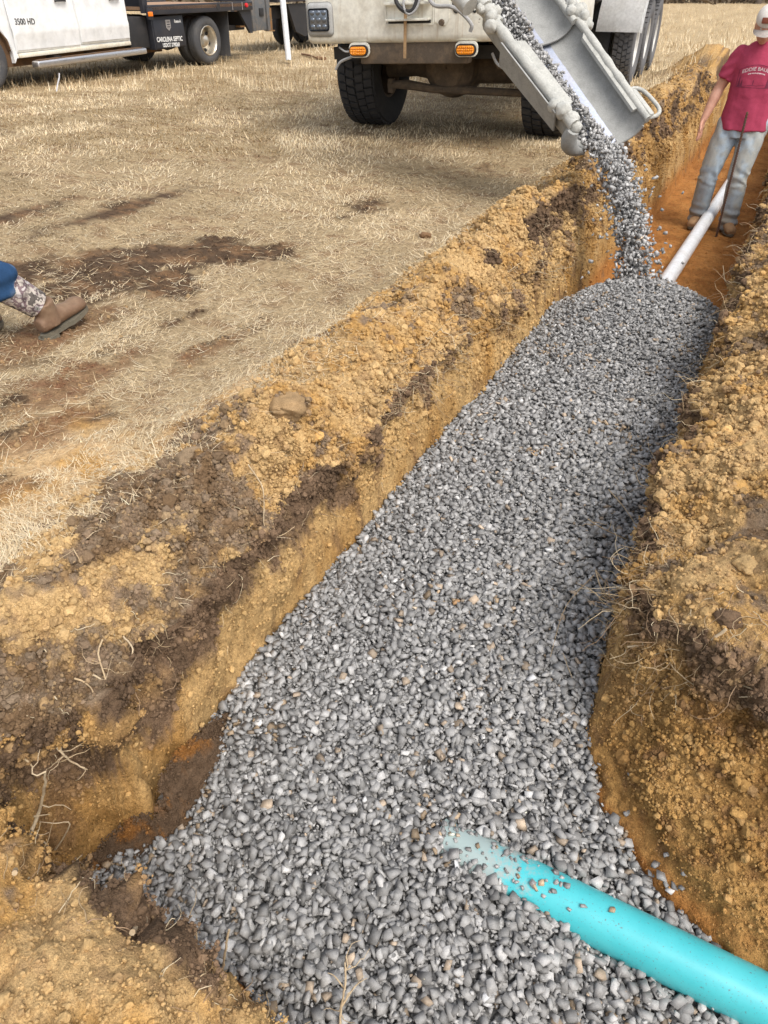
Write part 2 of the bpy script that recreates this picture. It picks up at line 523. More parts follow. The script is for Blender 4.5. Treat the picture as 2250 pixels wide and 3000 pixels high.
    c = np.where(Z['floor'][:, None], fl, c)
    # grain: dark specks and pale grains
    c = c * (1 + 0.22 * n4[:, None]) * (1 + 0.10 * n3[:, None])
    return np.clip(c, 0.015, 0.75)

# ------------------------------------------------------------------ ground mesh: one sheet out to the horizon
def graded(a, step, grow, end):
    o = [a]
    while (o[-1] < end if step > 0 else o[-1] > end):
        o.append(o[-1] + step); step *= grow
    return o
s_l = [-0.35]
while s_l[-1] < 12.5: s_l.append(s_l[-1] + 0.0065 + 0.0040 * max(s_l[-1], 0))
s_arr = np.array(graded(-0.35, -0.02, 1.35, -60)[:0:-1] + s_l + graded(s_l[-1], 0.07, 1.13, 420)[1:])
t_fine = list(np.arange(-1.17, -0.93, 0.0046)) + list(np.arange(-0.93, -0.13, 0.018)) + list(np.arange(-0.13, 0.10, 0.0060)) + list(np.arange(0.10, 0.95, 0.0105))
t_arr = np.array(graded(-1.17, -0.0105, 1.0, -1.85)[:0:-1][:0] + sorted(graded(-1.85, -0.014, 1.032, -420)[1:]) + sorted(graded(-1.17, -0.0105, 1.0, -1.84)[1:]) + t_fine + graded(t_fine[-1], 0.012, 1.09, 420)[1:])
t_arr = np.unique(np.round(t_arr, 5))
NS, NT = len(s_arr), len(t_arr)
SS, TT = np.meshgrid(s_arr, t_arr, indexing='ij')
sf, tf = SS.ravel(), TT.ravel()
zf, ZN = surface(sf, tf, True)
X, Y = ST(sf, tf)
P0 = np.stack([X, Y, zf], 1)

def grid_normals(P):
    G = P.reshape(NS, NT, 3)
    du = np.gradient(G, axis=0); dv = np.gradient(G, axis=1)
    n = np.cross(dv.reshape(-1, 3), du.reshape(-1, 3))
    n *= np.sign(n[:, 2:3] + 1e-12)
    return n / (np.linalg.norm(n, axis=1)[:, None] + 1e-12)

def displace_amount(P, s, t, Z):
    near = Z['near']
    idx = np.where(near > 0.02)[0]
    Q = P[idx]
    out = np.zeros(len(P))
    F1, F2, H = worley(Q + 0.03 * np.stack([perlin(Q * 9), perlin(Q * 9 + 40), perlin(Q * 9 + 80)], 1), 14.0)
    clod = (0.62 - F1) * (0.4 + 0.9 * H)
    G1, G2, H2 = worley(Q, 42.0, off=3.3)
    crumb = (0.60 - G1) * (0.3 + H2)
    m = fbm(Q, 5.5, 3, off=29); mf = fbm(Q, 30, 3, off=57)
    spm = np.maximum(np.maximum(Z['spoilL'], Z['spoilR']), Z['spoilN'])[idx]
    cut = (Z['cut'] & ~Z['floor'])[idx]
    flo = Z['floor'][idx]
    rough = sstep(-0.15, 0.2, fbm(Q, 2.7, 2, off=91))
    K1, K2, _ = worley(Q, 85.0, off=7.1)
    crev = np.clip((F2 - F1) * 3.0, 0, 1) - 0.7
    clod = clod * (1 + 0.9 * Z['spoilN'][idx])
    nr = np.maximum(Z['spoilN'][idx], sstep(1.9, 0.9, s[idx]) * .6)
    crumb = crumb * (1 + 1.0 * nr) * (1 - .5 * Z['k'][idx]); K1 = .6 - (.6 - K1) * (1 + 1.2 * nr)
    d_sp = 0.045 * m + 0.044 * clod * (0.35 + 0.65 * rough) + 0.012 * crev * rough + 0.014 * crumb + 0.005 * (0.6 - K1) + 0.008 * mf
    st = np.stack([s[idx] * 10, t[idx] * 10, Q[:, 2] * 1.5], 1)
    zt = sstep(-0.20, -0.04, Q[:, 2])
    d_wall = 0.022 * m + 0.014 * fbm(st, 1.0, 3) + 0.005 * mf + 0.003 * crumb + zt * (0.055 * m + 0.046 * clod + 0.016 * crumb + 0.010 * mf + 0.006 * (0.6 - K1))
    kf = Z['k'][idx]
    d_wall = d_wall + kf * (0.030 * m + 0.020 * clod + 0.014 * crumb + 0.007 * (0.6 - K1) + 0.006 * mf)
    d_flo = 0.014 * m + 0.006 * mf + 0.006 * crumb
    b, r = bare_amount(s[idx], t[idx], Q)
    d_fld = 0.006 * m + 0.008 * mf + (0.022 * clod + 0.012 * crumb) * np.clip(r + 0.4 * b, 0, 1)
    d = d_fld * (1 - spm) + d_sp * spm
    d = np.where(cut, d_wall, d)
    d = np.where(flo, d_flo, d)
    out[idx] = d * near[idx]
    return out

N0 = grid_normals(P0)
D0 = displace_amount(P0, sf, tf, ZN)
PG = P0 + N0 * D0[:, None]
# slumped, overhanging lips: push the top of each bank in and out
_i = np.where((ZN['near'] > .02) & (np.abs(tf - T_L + .12) < .45) & (sf > .3))[0]
_q = P0[_i] * np.array([1, 1, .6])
_k = sstep(-0.26, -0.03, P0[_i, 2]) * np.exp(-((tf[_i] - T_L + .13) / .16) ** 2) * ZN['near'][_i]
_h = (0.10 * fbm(_q, 2.4, 3, off=203) + 0.06 * fbm(_q, 6.5, 3, off=209)) * _k
PG[_i, 0] += _h * DT[0]; PG[_i, 1] += _h * DT[1]
_i = np.where((ZN['near'] > .02) & (ZN['w'] > -.02) & (ZN['w'] < .5))[0]
_q = P0[_i] * np.array([1, 1, .6])
_k = sstep(-0.22, 0.02, P0[_i, 2]) * np.exp(-((ZN['w'][_i] - .10) / .16) ** 2) * ZN['near'][_i]
_h = (0.12 * fbm(_q, 2.6, 3, off=223) + 0.06 * fbm(_q, 7, 3, off=229) - .012) * _k
_kk = ZN['k'][_i] * (tf[_i] > 0)
PG[_i, 0] += _h * (DT[0] * (1 - _kk) + DS[0] * _kk); PG[_i, 1] += _h * (DT[1] * (1 - _kk) + DS[1] * _kk)
CG = soil_colour(PG, sf, tf, ZN)

ii = np.arange((NS - 1) * NT).reshape(NS - 1, NT)[:, :-1].ravel()
quads = np.stack([ii, ii + 1, ii + NT + 1, ii + NT], 1)[:, ::-1]

m_soil, nt, b = new_mat('soil')
at = nt.nodes.new('ShaderNodeAttribute'); at.attribute_name = 'tint'
co = n_coord(nt)
gr1 = n_noise(nt, 420, 2, 0.7, co); gr2 = n_noise(nt, 90, 4, 0.7, co); gr3 = n_noise(nt, 1.6, 9, 0.72, co)
r1 = n_ramp(nt, gr1.outputs[0], [(0.28, (0.62,) * 3), (0.5, (1.0,) * 3), (0.74, (1.35,) * 3)])
r2 = n_ramp(nt, gr2.outputs[0], [(0.30, (0.60,) * 3), (0.5, (1.0,) * 3), (0.75, (1.22,) * 3)])
r3 = n_ramp(nt, gr3.outputs[0], [(0.30, (0.84, 0.82, 0.80)), (0.7, (1.10, 1.10, 1.10))])
c = n_mix(nt, 1.0, at.outputs['Color'], r1.outputs[0], 'MULTIPLY')
c = n_mix(nt, 1.0, c, r2.outputs[0], 'MULTIPLY')
c = n_mix(nt, 1.0, c, r3.outputs[0], 'MULTIPLY')
gr5 = n_noise(nt, 27, 7, 0.75, co)
r5 = n_ramp(nt, gr5.outputs[0], [(0.32, (0.62, 0.58, 0.54)), (0.48, (0.98, 0.98, 0.98)), (0.72, (1.22, 1.22, 1.20))])
c = n_mix(nt, 1.0, c, r5.outputs[0], 'MULTIPLY')
nt.links.new(c, b.inputs['Base Color'])
b.inputs['Roughness'].default_value = 0.95
b.inputs['Specular IOR Level'].default_value = 0.12
gr4 = n_noise(nt, 34, 5, 0.65, co)
h0 = n_bump(nt, b, gr4.outputs[0], 0.55, 0.014)
h1 = n_bump(nt, b, gr2.outputs[0], 0.75, 0.007, h0)
n_bump(nt, b, gr1.outputs[0], 0.35, 0.0015, h1)
ground = np_mesh('ground', PG, quads, col=CG, smooth=True, mat=m_soil)
tag(ground, kind='structure')

# fast look-up of the finished surface in trench coordinates
GZ = PG.reshape(NS, NT, 3)
def surf_point(s, t):
    """displaced surface point for trench coordinates (nearest grid vertex)"""
    i = np.clip(np.searchsorted(s_arr, s), 0, NS - 1); j = np.clip(np.searchsorted(t_arr, t), 0, NT - 1)
    return GZ[i, j]
def surf_index(s, t):
    i = np.clip(np.searchsorted(s_arr, s), 0, NS - 1); j = np.clip(np.searchsorted(t_arr, t), 0, NT - 1)
    return i * NT + j
N1 = grid_normals(PG)
# ------------------------------------------------------------------ crushed stone
def stone_protos(n, seed, npts=11):
    rg = np.random.default_rng(seed)
    out = []
    for k in range(n):
        bm = bmesh.new()
        # a broken block: eight corners knocked about, one or two extra points
        v = np.array([(a, b, c) for a in (-1, 1) for b in (-1, 1) for c in (-1, 1)], float) * rg.uniform(0.34, 1.0, size=(8, 3))
        v = np.concatenate([v, rg.uniform(-.95, .95, size=(rg.integers(0, 3), 3))])
        v /= np.abs(v).max(axis=0) * 1.02
        v *= np.array([1.0, rg.uniform(0.60, 0.95), rg.uniform(0.28, 0.50)])
        for p in v: bm.verts.new(p)
        r = bmesh.ops.convex_hull(bm, input=bm.verts)
        for e in r['geom_interior']:
            if isinstance(e, bmesh.types.BMVert) and e.is_valid: bm.verts.remove(e)
        bmesh.ops.triangulate(bm, faces=bm.faces)
        bm.verts.ensure_lookup_table(); bm.verts.index_update()
        V = np.array([q.co[:] for q in bm.verts]); F = np.array([[q.index for q in f.verts] for f in bm.faces])
        bm.free()
        out.append((V, F))
    return out

def rand_rot(n, rg, flat=None):
    """random rotation matrices; flat = how far from lying flat they tip (radians)"""
    az = rg.uniform(0, 2 * np.pi, n)
    if flat is None:
        q = rg.normal(size=(n, 4)); q /= np.linalg.norm(q, axis=1)[:, None]
        w, x, y, z = q.T
        return np.stack([1 - 2 * (y * y + z * z), 2 * (x * y - z * w), 2 * (x * z + y * w), 2 * (x * y + z * w), 1 - 2 * (x * x + z * z), 2 * (y * z - x * w),
                         2 * (x * z - y * w), 2 * (y * z + x * w), 1 - 2 * (x * x + y * y)], 1).reshape(n, 3, 3)
    tx = rg.normal(size=n) * flat; ty = rg.normal(size=n) * flat
    def rot(ax, a):
        M = np.zeros((n, 3, 3)); i, j = [(1, 2), (2, 0), (0, 1)][ax]
        M[:, ax, ax] = 1; M[:, i, i] = M[:, j, j] = np.cos(a); M[:, i, j] = -np.sin(a); M[:, j, i] = np.sin(a)
        return M
    return rot(0, tx) @ rot(1, ty) @ rot(2, az)

def scatter(protos, pos, scale, rot, tint, rg):
    """joined copies: returns V, F, C"""
    which = rg.integers(0, len(protos), len(pos))
    Vs, Fs, Cs = [], [], []
    off = 0
    for k, (pv, pf) in enumerate(protos):
        m = np.where(which == k)[0]
        if not len(m): continue
        sc = scale[m]
        sc = sc[:, None, None] if sc.ndim == 1 else sc[:, None, :]
        v = np.einsum('nij,nvj->nvi', rot[m], pv[None] * sc) + pos[m][:, None, :]
        f = pf[None] + (np.arange(len(m)) * len(pv))[:, None, None] + off
        Vs.append(v.reshape(-1, 3)); Fs.append(f.reshape(-1, pf.shape[1]))
        Cs.append(np.repeat(tint[m], len(pv), axis=0))
        off += len(m) * len(pv)
    return np.concatenate(Vs), np.concatenate(Fs), np.concatenate(Cs)

def stone_tint(n, rg, brown=0.05):
    g = np.exp(rg.normal(np.log(0.272), 0.25, n))
    c = np.stack([g * 1.02, g * 1.0, g * 0.965], 1)
    k = rg.random(n)
    c = np.where((k < brown)[:, None], np.stack([g * 1.2, g * 0.95, g * 0.70], 1), c)
    c = np.where(((k > 0.90))[:, None], c * 1.14, c)
    return np.clip(c, 0.05, 0.62)

m_stone, nt, b = new_mat('crushed_stone')
at = nt.nodes.new('ShaderNodeAttribute'); at.attribute_name = 'tint'
co = n_coord(nt)
n1 = n_noise(nt, 130, 4, 0.7, co); n2 = n_noise(nt, 600, 2, 0.7, co)
r1 = n_ramp(nt, n1.outputs[0], [(0.3, (0.84, 0.84, 0.85)), (0.7, (1.14, 1.13, 1.12))])
r2 = n_ramp(nt, n2.outputs[0], [(0.3, (0.80,) * 3), (0.7, (1.18,) * 3)])
c = n_mix(nt, 1.0, at.outputs['Color'], r1.outputs[0], 'MULTIPLY')
c = n_mix(nt, 1.0, c, r2.outputs[0], 'MULTIPLY')
nt.links.new(c, b.inputs['Base Color'])
rr = n_ramp(nt, n1.outputs[0], [(0.3, (0.42,) * 3), (0.7, (0.70,) * 3)])
nt.links.new(rr.outputs[0], b.inputs['Roughness'])
b.inputs['Specular IOR Level'].default_value = 0.3
n_bump(nt, b, n1.outputs[0], 0.16, 0.003)

STONES = stone_protos(26, 21)
rg = np.random.default_rng(77)

# the teal and the white pipe lie in it
TEAL_A = Vector((0.13, 0.884, -0.371)); TEAL_B = Vector((1.55, 0.145, -0.385)); PIPE_R = 0.0572
def teal_top(x, y):
    """height of the teal pipe's skin above a plan position, or -9"""
    d = np.array([TEAL_B.x - TEAL_A.x, TEAL_B.y - TEAL_A.y]); L = np.hypot(*d); d = d / L
    a = (x - TEAL_A.x) * d[0] + (y - TEAL_A.y) * d[1]; q = (x - TEAL_A.x) * -d[1] + (y - TEAL_A.y) * d[0]
    zc = TEAL_A.z + (TEAL_B.z - TEAL_A.z) * a / L
    inside = (np.abs(q) < PIPE_R) & (a > 0.0) & (a < L)
    return np.where(inside, zc + np.sqrt(np.clip(PIPE_R ** 2 - q ** 2, 0, 1)), -9.0), a

def gravel_field():
    P, S, TI = [], [], []
    for (cell, jz, smin, smax) in ((0.0132, 0.006, 0.3, 5.6), (0.0138, 0.010, 0.3, 5.2), (0.0300, 0.003, 0.3, 3.0), (0.0120, 0.008, 0.3, 2.4)):
        gs = np.arange(0.28, smax, cell); gt = np.arange(-1.02, 0.75, cell)
        a, b_ = np.meshgrid(gs, gt, indexing='ij')
        a = a.ravel() + rg.uniform(-.5, .5, a.size) * cell; b_ = b_.ravel() + rg.uniform(-.5, .5, b_.size) * cell
        # farther from the camera the lower layer is never seen
        keep = rg.random(a.size) < np.interp(a, [0, 2.5, 5.5], [1, 0.92, 0.72])
        a, b_ = a[keep], b_[keep]
        zg = gravel_top(a, b_)
        gz = surface(a, b_)
        x, y = ST(a, b_)
        size = np.clip(np.exp(rg.normal(np.log(0.0096), 0.34, len(a))), 0.0042, 0.0165)
        if cell > 0.02: size = rg.uniform(0.0125, 0.0175, len(a))
        if cell < 0.013: size = rg.uniform(0.003, 0.007, len(a))
        edge = zg - gz
        tt, al = teal_top(x, y)
        # the stone thins out to single pieces along its edges
        ok = (edge > 0.004 + 0.015 * rg.random(len(a)) ** 2)
        over = tt > zg - 0.35 * size
        scat = (tt > -5) & (rg.random(len(a)) < np.interp(al, [0, 0.05, 0.16, 0.30, 0.42], [0.8, 0.22, 0.14, 0.10, 0.0])) & (size < 0.012)
        ok &= (~over) | scat
        z = zg + rg.normal(size=len(a)) * jz - (0.012 if cell < 0.0155 else 0.0)
        z = np.where(over & scat, tt + 0.25 * size, z)
        size = np.where(over & scat, np.minimum(size, 0.009), size)
        size = size * (0.62 + 0.38 * sstep(0.0, 0.05, edge))
        vis = ok & (x > -1.2) & (x < 2.8) & (y > 0.25) & (y < 5.6)
        P.append(np.stack([x, y, z], 1)[vis]); S.append(size[vis])
        ti = stone_tint(len(a), rg, 0.035)
        dirt = fbm(np.stack([a, b_, 0 * a], 1), 3.0, 3, off=8)
        edgek = sstep(0.07, 0.0, edge) * 0.6 + 0.55 * sstep(0.22, 0.40, dirt)
        pick = rg.random(len(a)) < edgek * 0.33
        ti = np.where(pick[:, None], ti * np.array([1.15, 0.88, 0.60]), ti)
        TI.append(ti[vis])
    return np.concatenate(P), np.concatenate(S), np.concatenate(TI)

gp, gs_, gti = gravel_field()
sc3 = np.stack([gs_, gs_ * rg.uniform(0.85, 1.1, len(gs_)), gs_ * rg.uniform(0.85, 1.2, len(gs_))], 1)
V, F, C = scatter(STONES, gp, sc3, rand_rot(len(gp), rg, 0.48), gti, rg)
gravel = np_mesh('gravel', V, F, col=C, mat=m_stone)
tag(gravel, 'grey crushed stone filling the trench in a long bed', 'gravel', kind='stuff')
print('gravel stones', len(gp), 'tris', len(F))

# base under the stones: an even dark sheet a little below their tops
a = np.arange(0.25, 5.7, 0.03); b_ = np.arange(-1.0, 0.8, 0.03)
A, B = np.meshgrid(a, b_, indexing='ij')
x, y = ST(A.ravel(), B.ravel())
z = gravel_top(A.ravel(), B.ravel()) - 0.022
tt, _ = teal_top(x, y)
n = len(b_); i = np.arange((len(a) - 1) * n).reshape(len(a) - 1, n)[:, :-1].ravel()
m_gravel_base, nt, b = new_mat('gravel_base_dark')
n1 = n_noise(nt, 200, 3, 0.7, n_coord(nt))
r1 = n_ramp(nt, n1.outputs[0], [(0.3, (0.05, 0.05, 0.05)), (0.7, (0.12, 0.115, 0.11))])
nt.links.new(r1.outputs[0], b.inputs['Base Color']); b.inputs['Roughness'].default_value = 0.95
base_sheet = np_mesh('gravel_base', np.stack([x, y, z], 1), np.stack([i, i + n, i + n + 1, i + 1], 1), smooth=True, mat=m_gravel_base)
tag(base_sheet, 'dark sheet under the crushed stone in the trench', 'gravel', kind='stuff')

# ------------------------------------------------------------------ soil crumbs and clods on the spoil
def lump_protos(n, seed):
    rg = np.random.default_rng(seed); out = []
    for k in range(n):
        bm = bmesh.new(); bmesh.ops.create_icosphere(bm, subdivisions=1, radius=1.0)
        V = np.array([v.co[:] for v in bm.verts]); F = np.array([[v.index for v in f.verts] for f in bm.faces]); bm.free()
        V *= rg.uniform(0.72, 1.15, size=(len(V), 1)); V *= np.array([1, rg.uniform(.75, 1), rg.uniform(.6, .9)])
        out.append((V, F))
    return out
LUMPS = lump_protos(14, 5)

def crumb_field(n, rg):
    """weights over the ground grid, then a pick of vertices"""
    near = ZN['near']
    spm = np.maximum(np.maximum(ZN['spoilL'], ZN['spoilR'] * 0.9), ZN['spoilN'])
    cut = ZN['cut'] & ~ZN['floor']
    G3 = PG.reshape(NS, NT, 3)
    area = np.linalg.norm(np.cross(np.gradient(G3, axis=0).reshape(-1, 3), np.gradient(G3, axis=1).reshape(-1, 3)), axis=1)
    dist = np.hypot(PG[:, 0], PG[:, 1]) + 0.5
    clump = sstep(-0.18, 0.22, fbm(PG[:, :3], 2.7, 2, off=91))
    w = spm * (0.30 + clump) + cut * (0.60 * sstep(-0.16, -0.03, PG[:, 2]) + 0.12 * ZN['k'] * (tf > -.3) + 0.010) + 0.10 * ZN['floor'] * (sf > 4.6) + 2.2 * ZN['talus']
    b, r = bare_amount(sf, tf, PG)
    w = w + 1.0 * np.exp(-(ZN['u'] / .09) ** 2) * (tf < -.9) + 0.8 * np.exp(-((ZN['w'] - .1) / .08) ** 2) * (tf > -.2)
    w = w + (0.14 * b + 1.1 * r) * (1 - spm) * (tf < -1) * sstep(7, 2, dist)
    w = w * area / dist ** 1.2 * near
    w *= np.where((PG[:, 0] > -0.62 * PG[:, 1] - 0.35) & (PG[:, 0] < 0.62 * PG[:, 1] + 0.4) & (PG[:, 1] > 0.1), 1.0, 0.35)
    w *= (PG[:, 0] > -0.9 * PG[:, 1] - 1.4) & (PG[:, 0] < 0.8 * PG[:, 1] + 1.4) & (PG[:, 1] > -0.2) & (sf < 13)
    idx = rg.choice(len(w), size=n, p=w / w.sum())
    return idx
rg = np.random.default_rng(31)
NCR = 310000
idx = crumb_field(NCR, rg)
dist = np.hypot(PG[idx, 0], PG[idx, 1]) + 0.6
spm = np.maximum(np.maximum(ZN['spoilL'], ZN['spoilR']), ZN['spoilN'])[idx]
size = np.clip(np.exp(rg.normal(np.log(0.0023), 0.55, len(idx))), 0.0013, 0.013) * np.clip(dist / 1.7, 0.85, 2.0)
big = rg.random(len(idx)) < 0.007
size = np.where(big & (spm > .5), size * rg.uniform(1.6, 3.2, len(idx)), size)
size = np.minimum(size * (0.55 + 0.45 * spm), 0.022)
size = np.where((ZN['k'][idx] > .3) & (tf[idx] > -.1) & (spm < .4), np.minimum(size, .0024), size)
jit = rg.normal(size=(len(idx), 3)) * 0.006
pos = PG[idx] + jit * np.array([1, 1, 0]) + N1[idx] * (size * 0.15)[:, None]
tint = CG[idx] * rg.uniform(0.84, 1.16, (len(idx), 1))
pale = (rg.random(len(idx)) < 0.22) & (tint.mean(1) > 0.12)
tint = np.where(pale[:, None], 0.7 * tint + 0.3 * C_TAN * 1.1, tint)
tint = np.clip(tint, 0.02, 0.7)

def instanced(name, pos, size, tint, mat, rg, shapes):
    """points carrying size, turn and tint; a geometry-nodes tree sets a lumpy body on each"""
    n = len(pos)
    me = bpy.data.meshes.new(name)
    me.vertices.add(n); me.vertices.foreach_set('co', np.asarray(pos, dtype=np.float32).ravel())
    for k, ty, arr in (('size', 'FLOAT_VECTOR', size[:, None] * rg.uniform(.75, 1.25, (n, 3))), ('turn', 'FLOAT_VECTOR', rg.uniform(0, 6.28, (n, 3)))):
        at = me.attributes.new(k, ty, 'POINT'); at.data.foreach_set('vector', arr.astype(np.float32).ravel())
    at = me.attributes.new('pick', 'INT', 'POINT'); at.data.foreach_set('value', rg.integers(0, shapes, n).astype(np.int32))
    at = me.attributes.new('tint', 'FLOAT_COLOR', 'POINT'); c4 = np.ones((n, 4), dtype=np.float32); c4[:, :3] = tint; at.data.foreach_set('color', c4.ravel())
    o = bpy.data.objects.new(name, me); COL.objects.link(o); me.materials.append(mat)
    ng = bpy.data.node_groups.new(name, 'GeometryNodeTree')
    ng.interface.new_socket('Geometry', in_out='INPUT', socket_type='NodeSocketGeometry')
    ng.interface.new_socket('Geometry', in_out='OUTPUT', socket_type='NodeSocketGeometry')
    N, L = ng.nodes, ng.links
    gi, go = N.new('NodeGroupInput'), N.new('NodeGroupOutput')
    iop = N.new('GeometryNodeInstanceOnPoints')
    g2i = N.new('GeometryNodeGeometryToInstance')
    for k in range(shapes):
        ico = N.new('GeometryNodeMeshIcoSphere'); ico.inputs['Subdivisions'].default_value = 2
        nz = N.new('ShaderNodeTexNoise'); nz.noise_dimensions = '4D'; nz.inputs['Scale'].default_value = 1.35; nz.inputs['Detail'].default_value = 3; nz.inputs['Roughness'].default_value = .65; nz.inputs['W'].default_value = k * 3.7
        po = N.new('GeometryNodeInputPosition')
        mr = N.new('ShaderNodeMapRange'); mr.inputs['From Min'].default_value = .30; mr.inputs['From Max'].default_value = .70; mr.inputs['To Min'].default_value = .55; mr.inputs['To Max'].default_value = 1.25
        vm = N.new('ShaderNodeVectorMath'); vm.operation = 'SCALE'
        sp = N.new('GeometryNodeSetPosition')
        sm = N.new('GeometryNodeSetMaterial'); sm.inputs['Material'].default_value = mat
        L.new(po.outputs[0], nz.inputs['Vector']); L.new(nz.outputs[0], mr.inputs['Value']); L.new(po.outputs[0], vm.inputs[0]); L.new(mr.outputs[0], vm.inputs['Scale'])
        L.new(ico.outputs['Mesh'], sp.inputs['Geometry']); L.new(vm.outputs[0], sp.inputs['Position']); L.new(sp.outputs[0], sm.inputs['Geometry']); L.new(sm.outputs[0], g2i.inputs[0])
    def named(nm, ty):
        q = N.new('GeometryNodeInputNamedAttribute'); q.data_type = ty; q.inputs['Name'].default_value = nm
        return q.outputs['Attribute']
    iop.inputs['Pick Instance'].default_value = True
    L.new(gi.outputs[0], iop.inputs['Points']); L.new(g2i.outputs[0], iop.inputs['Instance'])
    L.new(named('pick', 'INT'), iop.inputs['Instance Index']); L.new(named('turn', 'FLOAT_VECTOR'), iop.inputs['Rotation']); L.new(named('size', 'FLOAT_VECTOR'), iop.inputs['Scale'])
    L.new(iop.outputs[0], go.inputs[0])
    md = o.modifiers.new('set', 'NODES'); md.node_group = ng
    return o

m_crumb = tint_mat('soil_crumb', 0.95, 0.12, 300, (0.6, 0.003), 0.35)
m_crumb_i, nt, b = new_mat('soil_crumb_scattered')
at = nt.nodes.new('ShaderNodeAttribute'); at.attribute_type = 'INSTANCER'; at.attribute_name = 'tint'
nz = n_noise(nt, 3.0, 3, .7, n_coord(nt)); rr = n_ramp(nt, nz.outputs[0], [(.3, (.72,) * 3), (.7, (1.2,) * 3)])
nt.links.new(n_mix(nt, 1.0, at.outputs['Color'], rr.outputs[0], 'MULTIPLY'), b.inputs['Base Color'])
b.inputs['Roughness'].default_value = .95; b.inputs['Specular IOR Level'].default_value = .1
crumbs = instanced('soil_crumbs', pos, size, tint, m_crumb_i, rg, 6)
tag(crumbs, 'loose crumbs of sandy soil over the spoil heaps', 'soil', kind='stuff')
# ------------------------------------------------------------------ dead grass: lying, matted straw
def blades(px, py, pz, az, pitch, length, width, curl, tint):
    """three-station bent blades, two quads... root, middle, tip; returns V, F(tri), C"""
    n = len(px)
    d0 = np.stack([np.cos(az) * np.cos(pitch), np.sin(az) * np.cos(pitch), np.sin(pitch)], 1)
    p2 = pitch - curl
    d1 = np.stack([np.cos(az + curl * .4) * np.cos(p2), np.sin(az + curl * .4) * np.cos(p2), np.sin(p2)], 1)
    side = np.stack([-np.sin(az), np.cos(az), np.zeros(n)], 1)
    r = np.stack([px, py, pz], 1)
    m = r + d0 * (length * .5)[:, None]
    t = m + d1 * (length * .5)[:, None]
    w = (width * .5)[:, None]
    V = np.stack([r - side * w, r + side * w, m + side * w * .8, m - side * w * .8, t], 1)
    o = (np.arange(n) * 5)[:, None]
    F = np.concatenate([o + np.array([0, 1, 2]), o + np.array([0, 2, 3]), o + np.array([3, 2, 4])], 0)
    C = np.repeat(tint, 5, axis=0).reshape(n, 5, 3).copy()
    return V.reshape(-1, 3), F, C.reshape(-1, 3)

STRAWS = np.array([[0.56, 0.44, 0.28], [0.51, 0.39, 0.23], [0.62, 0.52, 0.36], [0.44, 0.33, 0.19], [0.38, 0.29, 0.18], [0.50, 0.42, 0.29]])
def straw_tint(n, rg):
    c = STRAWS[rg.choice(6, n, p=[.27, .22, .17, .14, .09, .11])]
    return np.clip(c * rg.uniform(0.88, 1.34, (n, 1)), 0.04, 0.78)

def field_points(n, rg, ymin, ymax, dens):
    """random plan positions, thinning with distance as the eye needs"""
    k = rg.random(n * 3)
    v0, v1 = ymin ** -dens, ymax ** -dens
    y = (v0 + (v1 - v0) * k) ** (-1 / dens)
    x = rg.uniform(-1, 1, len(y)) * (0.66 * y + 0.7)
    return x[: n * 3], y

def grass_patch(n, rg, ymin, ymax, dens, len_rng, wid, pitch_rng, sink=0.0):
    x, y = field_points(n, rg, ymin, ymax, dens)
    s, t = inv(x, y)
    P = np.stack([x, y, 0 * x], 1)
    b, r = bare_amount(s, t, np.stack([s, t, 0 * s], 1))
    tuft = fbm(P, 3.0, 3, off=14)
    keep = (1 - np.clip(b * 0.96 + r * 1.05, 0, 1)) * np.clip(0.65 + 1.1 * tuft, 0.12, 1)
    left = t < -1.30
    right = (t > 2.5) | (s > 15.5)
    ok = (rg.random(len(x)) < keep) & (left | right)
    i = np.where(ok)[0][:n]
    x, y, s, t = x[i], y[i], s[i], t[i]
    z = PG[surf_index(s, t), 2]
    zs = surface(s, t)
    z = np.maximum(z, zs) - 0.003
    m = len(x)
    d = np.hypot(x, y)
    # flow of the mat: neighbours lie roughly the same way
    flow = fbm(np.stack([x, y, 0 * x], 1), 0.9, 2, off=50) * 7
    az = flow + rg.normal(size=m) * 0.9
    pitch = rg.uniform(*pitch_rng, m)
    L = rg.uniform(*len_rng, m) * np.clip(d / 4.5, 0.75, 1.6)
    w = wid * np.clip(d / 2.6, 0.9, 4.0) * rg.uniform(.7, 1.3, m)
    ti = straw_tint(m, rg)
    pat = fbm(np.stack([x, y, 0 * x], 1), 0.8, 3, off=33)
    ti *= (1 + 0.16 * pat)[:, None]
    br = sstep(0.05, 0.35, fbm(np.stack([x, y, 0 * x], 1), 0.5, 3, off=93) * 0.8)
    ti = ti * (1 - 0.22 * br[:, None]) + np.array([.30, .19, .10]) * 0.22 * br[:, None]
    return blades(x, y, z, az, pitch, L, w, rg.uniform(-0.2, 0.9, m), ti)

m_grass, nt, b = new_mat('dead_grass')
at = nt.nodes.new('ShaderNodeAttribute'); at.attribute_name = 'tint'
nt.links.new(at.outputs['Color'], b.inputs['Base Color'])
b.inputs['Roughness'].default_value = 0.75; b.inputs['Specular IOR Level'].default_value = 0.25
rg = np.random.default_rng(404)
parts = [grass_patch(195000, rg, 1.2, 22, 0.9, (.024, .058), .0019, (0.02, 0.55)),
         grass_patch(16000, rg, 1.2, 9, 0.8, (.06, .13), .0020, (0.0, 0.35)),
         grass_patch(42000, rg, 7, 22, 0.6, (.018, .045), .0019, (0.4, 1.2)),
         grass_patch(4500, rg, 11.5, 17, 0.3, (.06, .12), .0022, (0.9, 1.45)),
         grass_patch(16000, rg, 18, 62, 0.4, (.07, .16), .0030, (0.7, 1.4))]
Vl, Fl, Cl, off = [], [], [], 0
for V, F, C in parts:
    Vl.append(V); Fl.append(F + off); Cl.append(C); off += len(V)
